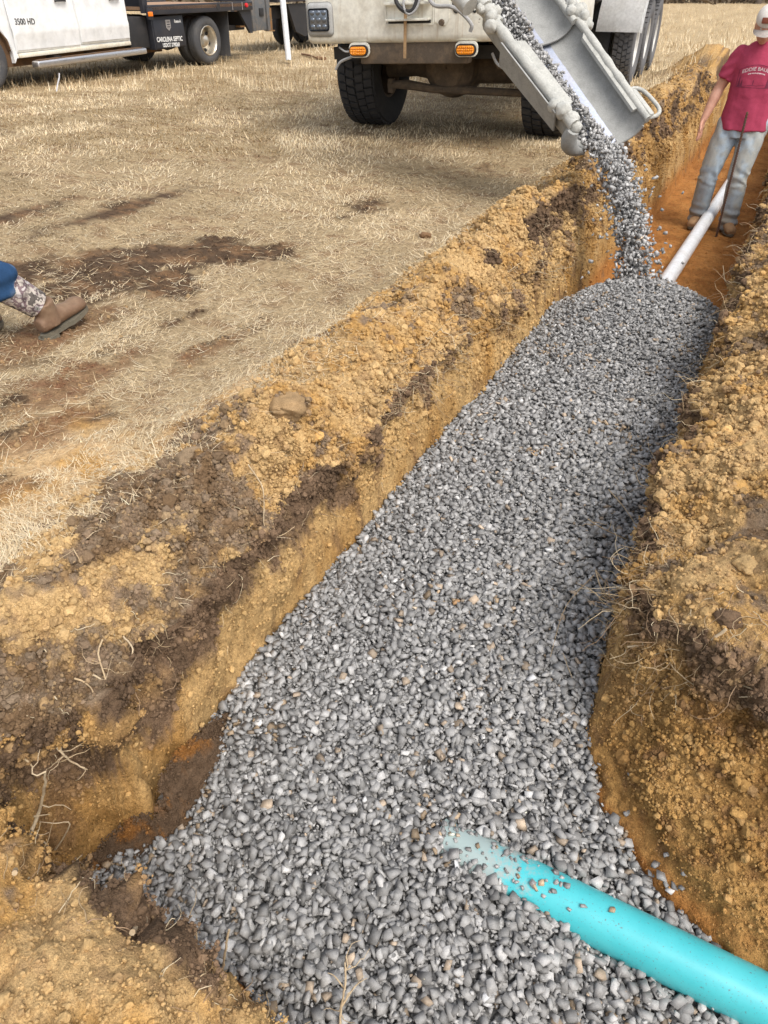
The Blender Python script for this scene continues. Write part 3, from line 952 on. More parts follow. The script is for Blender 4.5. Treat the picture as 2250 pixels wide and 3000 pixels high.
grass = np_mesh('dead_grass', np.concatenate(Vl), np.concatenate(Fl), col=np.clip(np.concatenate(Cl), .02, .8), mat=m_grass)
tag(grass, 'short dead straw coloured grass over the field beside the trench', 'grass', kind='stuff')
print('grass tris', sum(len(f) for f in Fl))

# long loose straws strewn over bare sand and lip
def loose_straw(n, rg):
    s = rg.uniform(0.2, 5.5, n * 4); t = rg.uniform(-3.6, -1.0, n * 4)
    b, r = bare_amount(s, t, np.stack([s, t, 0 * s], 1))
    cl = sstep(-0.05, 0.3, fbm(np.stack([s, t, 0 * s], 1), 2.6, 3, off=47))
    ok = rg.random(len(s)) < (0.12 + 0.9 * cl) * np.where(t > -1.25, 0.14, 1) * np.interp(s, [0, 2, 5.5], [1, .8, .4]) * (1 - .45 * r)
    i = np.where(ok)[0][:n]; s, t = s[i], t[i]; m = len(s)
    p = PG[surf_index(s, t)]
    d = np.hypot(p[:, 0], p[:, 1])
    return blades(p[:, 0], p[:, 1], p[:, 2] + 0.003, rg.uniform(0, 6.28, m), rg.uniform(-0.02, 0.16, m), rg.uniform(.03, .12, m), .0016 * np.clip(d / 2, .8, 2) * rg.uniform(.6, 1.3, m), rg.uniform(-.5, .5, m), straw_tint(m, rg) * 1.05)
V, F, C = loose_straw(9500, rg)
straw = np_mesh('loose_straw', V, F, col=C, mat=m_grass)
tag(straw, 'loose dry straws strewn over the bare sand by the trench lip', 'straw', kind='stuff')

# ------------------------------------------------------------------ far edge of the field: pines and a brush line, only their feet in the picture
m_bark = dirty('pine_bark', (0.13, 0.105, 0.085), (0.07, 0.05, 0.04), .7, 3, .95)
m_needle = dirty('pine_needles', (0.055, 0.075, 0.030), (0.10, 0.075, 0.035), .5, .8, .9)
def pine(x, y, h, r, label, seed):
    rg_ = random.Random(seed)
    t = empty('pine_tree', (x, y, 0)); tag(t, label, 'tree', 'pines along the far edge of the field')
    bm = bmesh.new(); add_tube(bm, [(0, 0, -.1), (.05, 0, h * .3), (-.04, .03, h * .7), (0, 0, h)], [r * 1.25, r, r * .7, r * .2], 9)
    for k in range(9):
        z = h * (.45 + .06 * k); a = rg_.uniform(0, 6.28); L = (1.05 - k / 11) * h * .16
        add_tube(bm, [(0, 0, z), (L * math.cos(a), L * math.sin(a), z + L * .25)], [r * .25, r * .06], 5)
    bm_obj('trunk', bm, m_bark, t, 60)
    npr = np.random.default_rng(seed)
    n = 900; zz = npr.uniform(.42, 1.02, n) * h; rad = (1.08 - zz / h) * h * .26 * np.sqrt(npr.random(n)) + .2; aa = npr.uniform(0, 6.28, n)
    P = np.stack([rad * np.cos(aa), rad * np.sin(aa), zz], 1)
    D = npr.normal(size=(n, 3)) * .22; E_ = npr.normal(size=(n, 3)) * .22
    V = np.stack([P - D, P + E_, P + D], 1).reshape(-1, 3); F = np.arange(n * 3).reshape(n, 3)
    np_mesh('crown', V, F, mat=m_needle, parent=t)
for k, (x, y, h, r, lab) in enumerate([(24.4, 57, 13, .16, 'leftmost pine at the far edge of the field'), (27.9, 58, 15, .12, 'thin pine second from the left at the far field edge'), (28.9, 56, 14, .20, 'stout pine in the middle of the far field edge'),
                                       (31.5, 59, 15, .22, 'pine behind the capped man at the far field edge'), (-3, 66, 16, .2, 'pine behind the mixer truck at the far field edge'), (10, 64, 14, .2, 'pine far beyond the rear of the mixer truck')]):
    pine(x, y, h, r, lab, k + 3)
npr = np.random.default_rng(6); n = 5200
x = npr.uniform(-30, 60, n); y = 60 + npr.normal(size=n) * 1.6; z = np.abs(npr.normal(size=n)) * .35
P = np.stack([x, y, z], 1); D = npr.normal(size=(n, 3)) * .22; E_ = npr.normal(size=(n, 3)) * .22
o = np_mesh('brush', np.stack([P - D, P + E_, P + D], 1).reshape(-1, 3), np.arange(n * 3).reshape(n, 3), mat=dirty('dry_brush', (0.15, 0.11, 0.07), (0.07, 0.06, 0.04), .6, .5, .95))
tag(o, 'low dry brush along the far edge of the field', 'brush', kind='stuff')
# ------------------------------------------------------------------ picture rays, to find where on the land a thing stands
_cp, _sp = math.cos(R(CAM_PITCH)), math.sin(R(CAM_PITCH))
def ray(u, v):
    """direction through a photograph pixel (2250 x 3000)"""
    a, b = (u - 1125) / 2083.0, (1500 - v) / 2083.0
    return Vector((a, _cp + b * _sp, -_sp + b * _cp))
def on_plane(u, v, z):
    r = ray(u, v); k = (z - CAM_H) / r.z
    return Vector((0, 0, CAM_H)) + r * k
def at_depth(u, v, y):
    r = ray(u, v)
    return Vector((0, 0, CAM_H)) + r * (y / r.y)
def hits(uvs):
    """first meeting of each ray with the land or the gravel"""
    uvs = np.asarray(uvs, float)
    a, b = (uvs[:, 0] - 1125) / 2083, (1500 - uvs[:, 1]) / 2083
    d = np.stack([a, _cp + b * _sp, -_sp + b * _cp], 1)
    k = np.linspace(0.5, 9, 700)
    P = np.array([0, 0, CAM_H]) + d[:, None, :] * k[None, :, None]
    s, t = inv(P[..., 0].ravel(), P[..., 1].ravel())
    g = surface(s, t); gr = gravel_top(s, t)
    g = np.maximum(g, np.where((s > 0.3) & (s < 5.6), gr, -9)).reshape(P.shape[:2])
    below = P[..., 2] < g
    i = np.argmax(below, axis=1)
    return P[np.arange(len(uvs)), i]

# ------------------------------------------------------------------ pipes
m_white_pvc = dirty('white_pvc', (0.74, 0.76, 0.78), (0.50, 0.44, 0.36), 0.35, 5, 0.28, fine=30)
m_teal = new_mat('teal_pvc')[0]
nt = m_teal.node_tree; b = nt.nodes['Principled BSDF']; co = n_coord(nt)
n1 = n_noise(nt, 230, 3, 0.7, co); n2 = n_noise(nt, 9, 5, 0.7, co); n3 = n_noise(nt, 240, 2, 0.6, co)
base = n_ramp(nt, n2.outputs[0], [(0.35, (0.058, 0.435, 0.475)), (0.7, (0.080, 0.485, 0.520))])
spk = n_ramp(nt, n1.outputs[0], [(0.635, (0, 0, 0)), (0.66, (0.8,) * 3)])
c = n_mix(nt, spk.outputs[0], base.outputs[0], (0.10, 0.13, 0.14))
# stone dust: thick where the gravel has just run over it
sx = nt.nodes.new('ShaderNodeSeparateXYZ'); nt.links.new(co, sx.inputs[0])
ru = n_ramp(nt, sx.outputs[0], [(0.0, (0, 0, 0)), (1.0, (1, 1, 1))])
mr = nt.nodes.new('ShaderNodeMapRange'); nt.links.new(sx.outputs[2], mr.inputs[0])
mr.inputs[1].default_value = 0.08; mr.inputs[2].default_value = 0.36; mr.inputs[3].default_value = 0.42; mr.inputs[4].default_value = -0.14
ad = nt.nodes.new('ShaderNodeMath'); ad.operation = 'ADD'; nt.links.new(mr.outputs[0], ad.inputs[0])
mm = nt.nodes.new('ShaderNodeMath'); mm.operation = 'MULTIPLY'; mm.inputs[1].default_value = 1.0; n4 = n_noise(nt, 38, 7, 0.8, co); nt.links.new(n4.outputs[0], mm.inputs[0]); nt.links.new(mm.outputs[0], ad.inputs[1])
dr = n_ramp(nt, ad.outputs[0], [(0.62, (0, 0, 0)), (0.80, (0.85,) * 3)])
c = n_mix(nt, dr.outputs[0], c, (0.34, 0.36, 0.34))
nt.links.new(c, b.inputs['Base Color'])
b.inputs['Roughness'].default_value = 0.33

def pipe(name, a, b_, r, wall, mat, label, cat='pipe', n=40):
    """hollow pipe with its own axis along local Z"""
    a, b_ = Vector(a), Vector(b_)
    L = (b_ - a).length
    bm = bmesh.new()
    M = Matrix.Rotation(R(-90), 4, 'Y')
    add_lathe(bm, [(r - wall, 0), (r, 0), (r, L), (r - wall, L)], n, M, closed=True)
    for v in bm.verts: v.co = Vector((v.co.x, v.co.y, abs(v.co.z)))
    o = bm_obj(name, bm, mat, smooth=40)
    o.location = a
    o.rotation_euler = (b_ - a).to_track_quat('Z', 'Y').to_euler()
    tag(o, label, cat)
    return o

pipe('sewer_pipe', TEAL_A, TEAL_B, PIPE_R, 0.004, m_teal, 'turquoise plastic drain pipe half buried in the gravel, entering from the right')
wa = ST(4.55, -0.545); wb = ST(16.0, -0.272)
pipe('drain_pipe', (*wa, -0.535), (*wb, -0.50), PIPE_R, 0.005, m_white_pvc, 'long white plastic pipe lying on the orange trench floor')
pb = on_plane(846, 176, 0.05); pt = at_depth(772, -560, pb.y + 0.55)
pipe('standing_pipe', pb, pt, 0.054, 0.004, m_white_pvc, 'white plastic pipe standing on end, leaning by the dark trailer')

# rebar stake: ribbed steel
m_rust = dirty('rusty_steel', (0.085, 0.045, 0.030), (0.16, 0.075, 0.035), 0.8, 14, 0.8, fine=80, bump=0.4)
def rebar(a, b_):
    a, b_ = Vector(a), Vector(b_); L = (b_ - a).length
    bm = bmesh.new()
    add_tube(bm, [a, b_], 0.0085, 10)
    d = (b_ - a).normalized()
    x = d.orthogonal().normalized(); y = d.cross(x)
    k = 0.0
    while k < L - 0.01:
        c = a + d * k
        ring = [c + (x * math.cos(w) + y * math.sin(w)) * 0.0098 + d * (0.006 * math.sin(w)) for w in [i * math.pi / 5 for i in range(10)]]
        add_tube(bm, ring + [ring[0]], 0.0025, 4, cap=False)
        k += 0.020
    for sg in (1, -1):
        add_tube(bm, [a + x * sg * 0.0085, b_ + x * sg * 0.0085], 0.0025, 4)
    o = bm_obj('rebar_stake', bm, m_rust, smooth=50)
    return tag(o, 'rusty ribbed steel bar standing in the trench in front of the man', 'rebar')
ra = on_plane(2098, 694, -0.62); rb = at_depth(2190, 328, ra.y - 0.03)
rebar(ra, rb)

# ------------------------------------------------------------------ roots
m_root = dirty('root_bark', (0.46, 0.34, 0.20), (0.26, 0.16, 0.085), 0.8, 30, 0.8, fine=140)
m_root_pale = dirty('root_pale', (0.50, 0.39, 0.25), (0.26, 0.17, 0.09), 0.9, 30, 0.75, fine=140)
m_root_fine = tint_mat('root_fine', 0.85, 0.15)

def smooth_path(pts, k=4):
    """Catmull-Rom"""
    P = [pts[0] * 2 - pts[1]] + list(pts) + [pts[-1] * 2 - pts[-2]]
    out = []
    for i in range(1, len(P) - 2):
        for j in range(k):
            t = j / k
            a, b_, c, d = P[i - 1], P[i], P[i + 1], P[i + 2]
            out.append(0.5 * ((2 * b_) + (c - a) * t + (2 * a - 5 * b_ + 4 * c - d) * t * t + (3 * b_ - a - 3 * c + d) * t ** 3))
    out.append(pts[-1])
    return out

def root_thing(uvs, lifts, r0, r1, label, branches=(), mat=None, twigs=0, seed=0):
    """a root drawn through picture points, held off the land by lifts (metres towards the eye)"""
    rg_ = random.Random(seed)
    def lay(uvs, lifts):
        H = hits(uvs)
        out = []
        for h, l in zip(H, lifts):
            p = Vector(h); e = Vector((0, 0, CAM_H)) - p
            out.append(p + e.normalized() * l)
        return out
    bm = bmesh.new()
    main = smooth_path(lay(uvs, lifts), 5)
    main = [p + Vector((rg_.gauss(0, 1), rg_.gauss(0, 1), rg_.gauss(0, 1))) * r0 * 0.14 for p in main]
    n = len(main)
    add_tube(bm, main, [0.78 * (r0 + (r1 * .8 - r0) * i / (n - 1)) * rg_.uniform(0.85, 1.15) for i in range(n)], 7)
    for (bu, bl, br) in branches:
        q = smooth_path(lay(bu, bl), 4)
        add_tube(bm, q, [.8 * br * (1 - 0.75 * i / (len(q) - 1)) for i in range(len(q))], 6)
    for _ in range(twigs):
        p = main[rg_.randrange(2, n)].copy()
        d = Vector((rg_.gauss(0, 1), rg_.gauss(0, 1), rg_.gauss(0, .7))).normalized()
        q = [p]
        for k in range(6):
            d = (d + Vector((rg_.gauss(0, .5), rg_.gauss(0, .5), rg_.gauss(0, .5)))).normalized()
            q.append(q[-1] + d * rg_.uniform(.006, .018))
        add_tube(bm, q, [r1 * 0.55 * (1 - 0.12 * k) for k in range(7)], 5)
    o = bm_obj('root', bm, mat or m_root, smooth=60)
    return tag(o, label, 'root', 'roots sticking out of the trench banks')

root_thing([(40, 2560), (75, 2480), (110, 2390), (130, 2310), (131, 2262)], [0.02, .05, .09, .13, .16], .0065, .0035,
           'thick pale forked root rising from the near left soil heap', mat=m_root_pale, twigs=3, seed=1,
           branches=[([(66, 2448), (130, 2468), (152, 2500), (205, 2415), (160, 2412), (120, 2408)], [.06, .07, .09, .13, .11, .10], .0036),
                     ([(100, 2392), (146, 2385)], [.09, .12], .0028), ([(140, 2478), (120, 2520), (110, 2560)], [.08, .08, .06], .003), ([(152, 2500), (165, 2530), (160, 2556)], [.09, .08, .05], .003),
                     ([(40, 2478), (92, 2478), (116, 2500)], [.05, .06, .06], .0028)])
root_thing([(299, 1874), (289, 1917), (309, 1989), (328, 2066), (362, 2146)], [.03, .05, .05, .03, .04], .0030, .0018, 'long straight root hanging down the left bank above the sand face', twigs=7, seed=2)
root_thing([(217, 1987), (251, 2001), (275, 2033), (277, 2103)], [.04, .03, .03, .02], .0030, .0012, 'hooked root left of the long straight root on the left bank', twigs=4, seed=3)
root_thing([(272, 1977), (309, 1994), (357, 1999), (412, 2023)], [.05, .04, .05, .05], .0030, .0014, 'root crossing the long straight root on the left bank', mat=m_root_pale, twigs=2, seed=4)
root_thing([(362, 1864), (388, 1898), (381, 1927), (350, 1943)], [.02, .03, .04, .05], .0030, .0020, 'curled root bent like a hook under the left spoil', mat=m_root_pale, seed=5)
root_thing([(137, 2160), (178, 2201), (207, 2230), (256, 2254)], [.02, .04, .04, .05], .0045, .0025, 'stout slanting root low on the left bank above the pale forked root', mat=m_root_pale, twigs=4, seed=6,
           branches=[([(178, 2201), (180, 2160), (176, 2136)], [.04, .04, .03], .003)])
root_thing([(36, 2206), (77, 2225), (97, 2252)], [.02, .03, .04], .0045, .0025, 'short root stub at the left edge of the picture', seed=7)
root_thing([(727, 1362), (770, 1432), (773, 1530), (787, 1562)], [.02, .05, .05, .05], .0030, .0016, 'hanging root with side twigs beside the dark topsoil of the left bank', twigs=6, seed=8, mat=m_root_pale)
root_thing([(760, 1581), (825, 1568), (863, 1543)], [.02, .06, .09], .0026, .0014, 'thin root poking out sideways from the left bank', seed=9)
root_thing([(184, 1562), (217, 1611), (236, 1649)], [.05, .03, .01], .0028, .0022, 'single stalk lying on the left spoil near the picture edge', seed=10)
root_thing([(1783, 1434), (1831, 1490), (1862, 1538)], [.10, .05, .01], .0022, .0030, 'yellow stalk leaning over the gravel from the right bank', mat=m_root_pale, seed=11)
root_thing([(1722, 1520), (1763, 1547), (1840, 1583)], [.12, .08, .01], .0018, .0030, 'bent root reaching over the gravel below the yellow stalk', twigs=5, seed=12)
root_thing([(1745, 1671), (1763, 1726), (1799, 1766), (1840, 1780), (1890, 1800)], [.12, .10, .07, .05, .02], .0030, .0036, 'pale curved root on the corner of the right bank', mat=m_root_pale, twigs=5, seed=13,
           branches=[([(1745, 1671), (1780, 1715), (1830, 1745)], [.12, .08, .03], .0026), ([(1824, 1780), (1831, 1816), (1858, 1879)], [.06, .06, .05], .0034), ([(1763, 1726), (1790, 1740), (1850, 1755)], [.1, .07, .03], .002)])
root_thing([(1740, 1685), (1691, 1735), (1650, 1793), (1612, 1925)], [.11, .09, .06, .015], .0018, .0012, 'thin straw stretching out over the gravel from the right bank', seed=14)
root_thing([(1650, 1915), (1668, 1965), (1684, 2001)], [.012, .016, .012], .0020, .0012, 'straw lying on the gravel by the right bank', mat=m_root_pale, seed=15)
root_thing([(1840, 1895), (1886, 1890), (1930, 1878)], [.07, .05, .01], .0030, .0036, 'level root stub under the corner of the right bank', mat=m_root_pale, twigs=3, seed=16)
root_thing([(1948, 1915), (1980, 1965), (2048, 2018)], [.02, .03, .03], .0028, .0014, 'branching root hanging in the dark topsoil of the right bank', twigs=9, seed=17)
root_thing([(2084, 1875), (2129, 1843)], [.02, .03], .0050, .0055, 'short thick root stub in the right bank', mat=m_root_pale, seed=18)
root_thing([(2174, 2006), (2212, 2022), (2262, 2040)], [.03, .05, .05], .0022, .0030, 'straight straw at the right edge of the picture', mat=m_root_pale, seed=19, branches=[([(2166, 2042), (2212, 2040), (2262, 2032)], [.03, .05, .05], .0024)])
root_thing([(463, 2757), (521, 2723), (562, 2684)], [.02, .05, .08], .0042, .0022, 'pale root lying over the edge of the near soil heap', mat=m_root_pale, seed=20, twigs=2)
root_thing([(651, 2850), (660, 2790), (670, 2725)], [.01, .08, .15], .0040, .0034, 'upright yellow stalk in front of the gravel', mat=m_root_pale, seed=21)
root_thing([(388, 2734), (405, 2714), (432, 2713)], [.03, .045, .04], .0060, .0045, 'thick bent root stub on the near soil heap', mat=m_root_pale, seed=22)
root_thing([(2000, 1126), (2040, 1119), (2076, 1112)], [.10, .07, .02], .0026, .0030, 'level root poking out of the far right bank over the gravel', mat=m_root_pale, seed=23)
root_thing([(1870, 1358), (1910, 1378), (1950, 1388)], [.10, .06, .02], .0024, .0032, 'drooping root halfway along the right bank', mat=m_root_pale, seed=24)
root_thing([(995, 3010), (1000, 2950), (1012, 2880), (1010, 2820)], [.02, .05, .08, .12], .0036, .0026, 'forked straw coloured root at the bottom edge of the picture', mat=m_root_pale, seed=26, twigs=5, branches=[([(1000, 2950), (1040, 2890), (1075, 2865)], [.05, .07, .09], .003), ([(1012, 2900), (980, 2860), (960, 2850)], [.07, .08, .08], .0024)])
root_thing([(576, 2732), (574, 2776), (568, 2815)], [.10, .06, .02], .0026, .0034, 'upright root left of the yellow stalk', seed=25)

# hair roots in the topsoil bands: nobody could count them
def hair_roots():
    rg_ = random.Random(99); npr = np.random.default_rng(9)
    spots = []
    for _ in range(560):
        s = rg_.choice([rg_.gauss(3.35, .25), rg_.gauss(2.75, .2), rg_.gauss(4.1, .3), rg_.gauss(5.6, .45), rg_.uniform(.45, 6.5), rg_.gauss(2.3, .2)])
        j = int(np.clip(np.searchsorted(t_arr, rg_.uniform(-1.15, -1.03)), 0, NT - 1))
        i = int(np.clip(np.searchsorted(s_arr, s), 0, NS - 1))
        p = Vector(GZ[i, j])
        if -0.17 < p.z < 0.10: spots.append((p, Vector((*DT, -0.15)), 1.0 if s < 7 else .6))
    for _ in range(330):
        s = rg_.uniform(.36, 2.3)
        j = int(np.clip(np.searchsorted(t_arr, rg_.uniform(-1.20, -1.02)), 0, NT - 1)); i = int(np.clip(np.searchsorted(s_arr, s), 0, NS - 1))
        p = Vector(GZ[i, j])
        if -0.22 < p.z < 0.08: spots.append((p, Vector((*DT, -0.35)), .62))
    for _ in range(640):
        s = rg_.choice([rg_.gauss(1.5, .12), rg_.gauss(1.38, .08), rg_.gauss(2.4, .3), rg_.gauss(3.3, .4), rg_.gauss(4.6, .5), rg_.gauss(1.5, .12), rg_.uniform(1.2, 7), rg_.gauss(1.35, .1)])
        t = rg_.uniform(-0.06, 0.03) if s > 1.45 else rg_.uniform(0.0, 0.5)
        j = int(np.searchsorted(t_arr, t)); i = int(np.searchsorted(s_arr, s if s > 1.45 else rg_.uniform(1.28, 1.42)))
        p = Vector(GZ[i, j])
        if p.z > -0.18: spots.append((p, Vector((*(-DT), 0.0)) if s > 1.45 else Vector((*(-DS), -0.2)), 1.15))
    for _ in range(170):
        t = rg_.uniform(-0.95, -0.25); s = rg_.uniform(0.22, 0.34)
        j = int(np.searchsorted(t_arr, t)); i = int(np.searchsorted(s_arr, s))
        spots.append((Vector(GZ[i, j]), Vector((*DS, 0.0)), 0.55))
    bm = bmesh.new()
    cols = []
    Vs, Fs, Cs, off = [], [], [], 0
    for (p, d, k) in spots:
        d = (d.normalized() + Vector((rg_.gauss(0, .6), rg_.gauss(0, .6), rg_.gauss(0, .5)))).normalized()
        m = rg_.randint(5, 9); q = [p - d * .01]; L = rg_.uniform(.006, .020) * k * (1.2 if p.y > 2 else 1)
        for _ in range(m):
            d = (d + Vector((rg_.gauss(0, .38), rg_.gauss(0, .38), rg_.gauss(-.06, .38)))).normalized()
            q.append(q[-1] + d * L)
        r = rg_.uniform(.0006, .0019) * (1 + 0.25 * max(0, p.y - 1.5))
        base = np.array(rg_.choice([(.44, .33, .20), (.55, .45, .30), (.30, .20, .12), (.36, .26, .15)])) * rg_.uniform(.8, 1.15)
        Q = np.array([v[:] for v in q])
        T = np.gradient(Q, axis=0); T /= np.linalg.norm(T, axis=1)[:, None]
        A = np.cross(T, [0.31, 0.2, 0.93]); A /= np.linalg.norm(A, axis=1)[:, None]; B = np.cross(T, A)
        rr = r * np.linspace(1, .4, len(Q))
        ring = np.stack([Q + (A * math.cos(w) + B * math.sin(w)) * rr[:, None] for w in (0, 2.1, 4.2)], 1)
        n = len(Q)
        idx = np.arange(n * 3).reshape(n, 3)
        f = np.concatenate([np.stack([idx[:-1, a], idx[:-1, (a + 1) % 3], idx[1:, (a + 1) % 3], idx[1:, a]], 1) for a in range(3)])
        Vs.append(ring.reshape(-1, 3)); Fs.append(f + off); Cs.append(np.tile(base, (n * 3, 1))); off += n * 3
    bm.free()
    o = np_mesh('hair_roots', np.concatenate(Vs), np.concatenate(Fs), col=np.concatenate(Cs), smooth=True, mat=m_root_fine)
    tag(o, 'fine hair roots hanging from the topsoil of the trench banks', 'roots', kind='stuff')
hair_roots()

# ------------------------------------------------------------------ clods one can pick out, each a thing of its own
def clod(uv, r, colour, label, seed, squash=0.62, lift=0.05):
    p = Vector(hits([uv])[0])
    r = r * .85
    bm = bmesh.new(); bmesh.ops.create_icosphere(bm, subdivisions=4, radius=1.0)
    V = np.array([v.co[:] for v in bm.verts])
    rg_ = np.random.default_rng(seed)
    dirs = rg_.normal(size=(9, 3)); dirs /= np.linalg.norm(dirs, axis=1)[:, None]
    for d in dirs:                                   # broken flats
        k = V @ d; lim = rg_.uniform(.62, .88)
        V = V - np.clip(k - lim, 0, 9)[:, None] * d * 0.85
    F1, F2, H = worley(V + seed, 3.2)
    G1, G2, _ = worley(V + seed, 11.0)
    V *= (1 + 0.30 * fbm(V + seed * 3.1, 1.7, 5, .6) + 0.24 * (0.55 - F1) + 0.07 * (0.5 - G1) + 0.05 * fbm(V + seed, 14, 2))[:, None]
    V *= np.array([1, rg_.uniform(.8, 1), squash]) * r
    for v, c in zip(bm.verts, V): v.co = c
    o = bm_obj('soil_clod', bm, None, smooth=80)
    n = len(o.data.vertices)
    col = np.tile(np.array(colour), (n, 1)) * (1 + 0.25 * fbm(V * 40, 1, 3))[:, None]
    ca = o.data.color_attributes.new('tint', 'FLOAT_COLOR', 'POINT')
    c4 = np.ones((n, 4), dtype=np.float32); c4[:, :3] = np.clip(col, .02, .7); ca.data.foreach_set('color', c4.ravel())
    o.data.materials.append(m_crumb)
    o.location = p + Vector((0, 0, r * lift)); o.rotation_euler = (0, 0, rg_.uniform(0, 6))
    tag(o, label, 'clod', 'clods of soil on the spoil heaps')
clod((730, 1160), .050, C_TAN, 'pale tan clod among straw at the back of the left spoil', 1)
clod((570, 1345), .066, C_GREY * .7 + C_GOLD * .25, 'large grey brown clod lying on the left spoil', 2)
clod((840, 1195), .085, C_GREY * .5 + C_GOLD * .5, 'big grey and tan clod behind the pale clod on the left spoil', 3)
clod((2195, 1660), .040, C_TAN, 'tan clod above the dark topsoil on the right bank', 6)
clod((2160, 1435), .045, C_GOLD * 1.1, 'yellow clod high on the right bank', 7, lift=.1)
clod((2205, 2430), .038, C_GOLD * .8, 'grey tan clod stuck in the sand face at the right edge', 8, lift=.0)
clod((2165, 2385), .022, C_GOLD, 'small clod above the grey tan clod in the sand face', 9, lift=.1)
clod((445, 1590), .035, C_DARK * 1.4, 'dark crumbly clod beside the stalk on the left spoil', 10)
clod((1245, 695), .05, C_BRWN, 'brown clod on the crest of the left spoil beyond the bend', 11, lift=.2)
clod((900, 1090), .03, C_GOLD, 'small yellow clod behind the crest of the left spoil', 12)
clod((2140, 1815), .04, C_DARK * 1.6, 'grey clod in the topsoil of the right bank', 13, lift=.1)

# stones that have rolled clear of the gravel: each lies by itself on the sand
ROLLED = [((1920, 2535), .012, 'topmost'), ((1952, 2505), .009, ''), ((1935, 2570), .013, ''), ((1962, 2612), .012, ''), ((1905, 2560), .011, ''), ((1976, 2598), .011, ''), ((1950, 2590), .012, ''),
          ((2005, 2560), .010, ''), ((2010, 2715), .017, ''), ((2062, 2745), .017, ''), ((1790, 2235), .009, ''), ((1920, 2180), .010, ''), ((1845, 2270), .008, ''),
          ((1835, 2385), .010, ''), ((1998, 2602), .010, ''), ((565, 1935), .009, ''), ((620, 1905), .008, ''), ((2090, 2752), .012, '')]
rgs = np.random.default_rng(4)
for k, (uv, r, _) in enumerate(ROLLED):
    p = hits([uv])[0]
    pv, pf = STONES[k % len(STONES)]
    o = np_mesh('loose_stone', pv * r, pf, col=np.tile(stone_tint(1, rgs, 0), (len(pv), 1)), mat=m_stone)
    o.location = Vector(p) + Vector((0, 0, r * .35)); o.rotation_euler = (rgs.uniform(-.4, .4), rgs.uniform(-.4, .4), rgs.uniform(0, 6))
    left = uv[0] < 1000
    tag(o, 'single grey stone stuck in the sand face of the left bank' if left else 'single grey stone rolled clear of the gravel onto the right sand slope', 'stone',
        'stones stuck in the left bank' if left else 'stones rolled onto the right sand slope')

# odds and ends on the field
m_wood = dirty('weathered_wood', (0.22, 0.12, 0.06), (0.10, 0.06, 0.04), 0.7, 12, 0.8)
bm = bmesh.new(); a = on_plane(884, 158, .02); b_ = on_plane(930, 170, .02); b2 = on_plane(953, 172, .02)
add_tube(bm, [a, a.lerp(b_, .5) + Vector((0, 0, .01)), b_], [.018, .02, .017], 8); add_tube(bm, [b_, b2], [.035, .03], 8)
tag(bm_obj('wood_stick', bm, m_wood, smooth=50), 'short brown wooden stick lying on the grass beside the truck', 'stick')
m_scrap = dirty('white_scrap', (0.7, 0.7, 0.72), None, .3, 5, .5)
a = on_plane(166, 268, .0)
bm = bmesh.new()
q = [a + Vector((0, 0, .0)), a + Vector((.02, .02, .07)), a + Vector((.07, .02, .16)), a + Vector((.085, .03, .22))]
add_tube(bm, smooth_path(q, 3), .016, 6, flat=.3)
tag(bm_obj('plastic_scrap', bm, m_scrap, smooth=50), 'curl of white plastic standing in the grass by the pickup', 'scrap')
# ------------------------------------------------------------------ concrete mixer with its chute swung over the trench
m_cream = dirty('cream_paint', (0.80, 0.785, 0.70), (0.40, 0.34, 0.24), 0.55, 5.0, 0.42, fine=24)
def streak(m, colour, amount):
    nt = m.node_tree; b = nt.nodes['Principled BSDF']
    mp = nt.nodes.new('ShaderNodeMapping'); mp.inputs['Scale'].default_value = (16, 16, 1.3)
    nt.links.new(n_coord(nt), mp.inputs['Vector'])
    n = n_noise(nt, 1.0, 6, .7, mp.outputs[0]); r = n_ramp(nt, n.outputs[0], [(.56, (0, 0, 0)), (.74, (amount,) * 3)])
    ch = n_noise(nt, 9.0, 5, .75, n_coord(nt)); rc = n_ramp(nt, ch.outputs[0], [(.685, (0, 0, 0)), (.70, (.85,) * 3)])
    old = b.inputs['Base Color'].links[0].from_socket
    c = n_mix(nt, r.outputs[0], old, colour)
    nt.links.new(n_mix(nt, rc.outputs[0], c, (.13, .085, .05)), b.inputs['Base Color'])
streak(m_cream, (.42, .30, .16), .55)
m_white_dusty = dirty('dusty_white_paint', (0.74, 0.74, 0.73), (0.46, 0.43, 0.38), 0.5, 4.0, 0.35, fine=30)
m_grime = dirty('road_grime', (0.110, 0.085, 0.062), (0.24, 0.17, 0.11), 0.85, 9, 0.9, fine=60, bump=0.3)
m_rub = dirty('tyre_rubber', (0.022, 0.022, 0.024), (0.075, 0.068, 0.060), 0.55, 9, 0.75, fine=50, bump=0.2)
m_rub_dusty = dirty('dusty_tyre_rubber', (0.105, 0.105, 0.110), (0.20, 0.19, 0.18), 0.6, 5, 0.85, fine=50)
m_steelrim = dirty('rim_paint', (0.56, 0.55, 0.52), (0.30, 0.26, 0.2), 0.5, 8, 0.4)
m_black = dirty('black_steel', (0.018, 0.018, 0.020), (0.06, 0.05, 0.045), 0.5, 7, 0.6)
m_concrete = dirty('concrete_crust', (0.43, 0.425, 0.39), (0.27, 0.27, 0.25), 0.8, 13, 0.85, fine=90, bump=0.6)
m_concrete_d = dirty('concrete_film', (0.30, 0.30, 0.285), (0.20, 0.20, 0.19), 0.7, 16, 0.7, fine=140, bump=0.3)
m_amber = new_mat('amber_lens')[0]
bb = m_amber.node_tree.nodes['Principled BSDF']; bb.inputs['Base Color'].default_value = (0.86, 0.30, 0.012, 1); bb.inputs['Roughness'].default_value = 0.16; bb.inputs['Coat Weight'].default_value = 0.6
m_lens = new_mat('lamp_glass')[0]
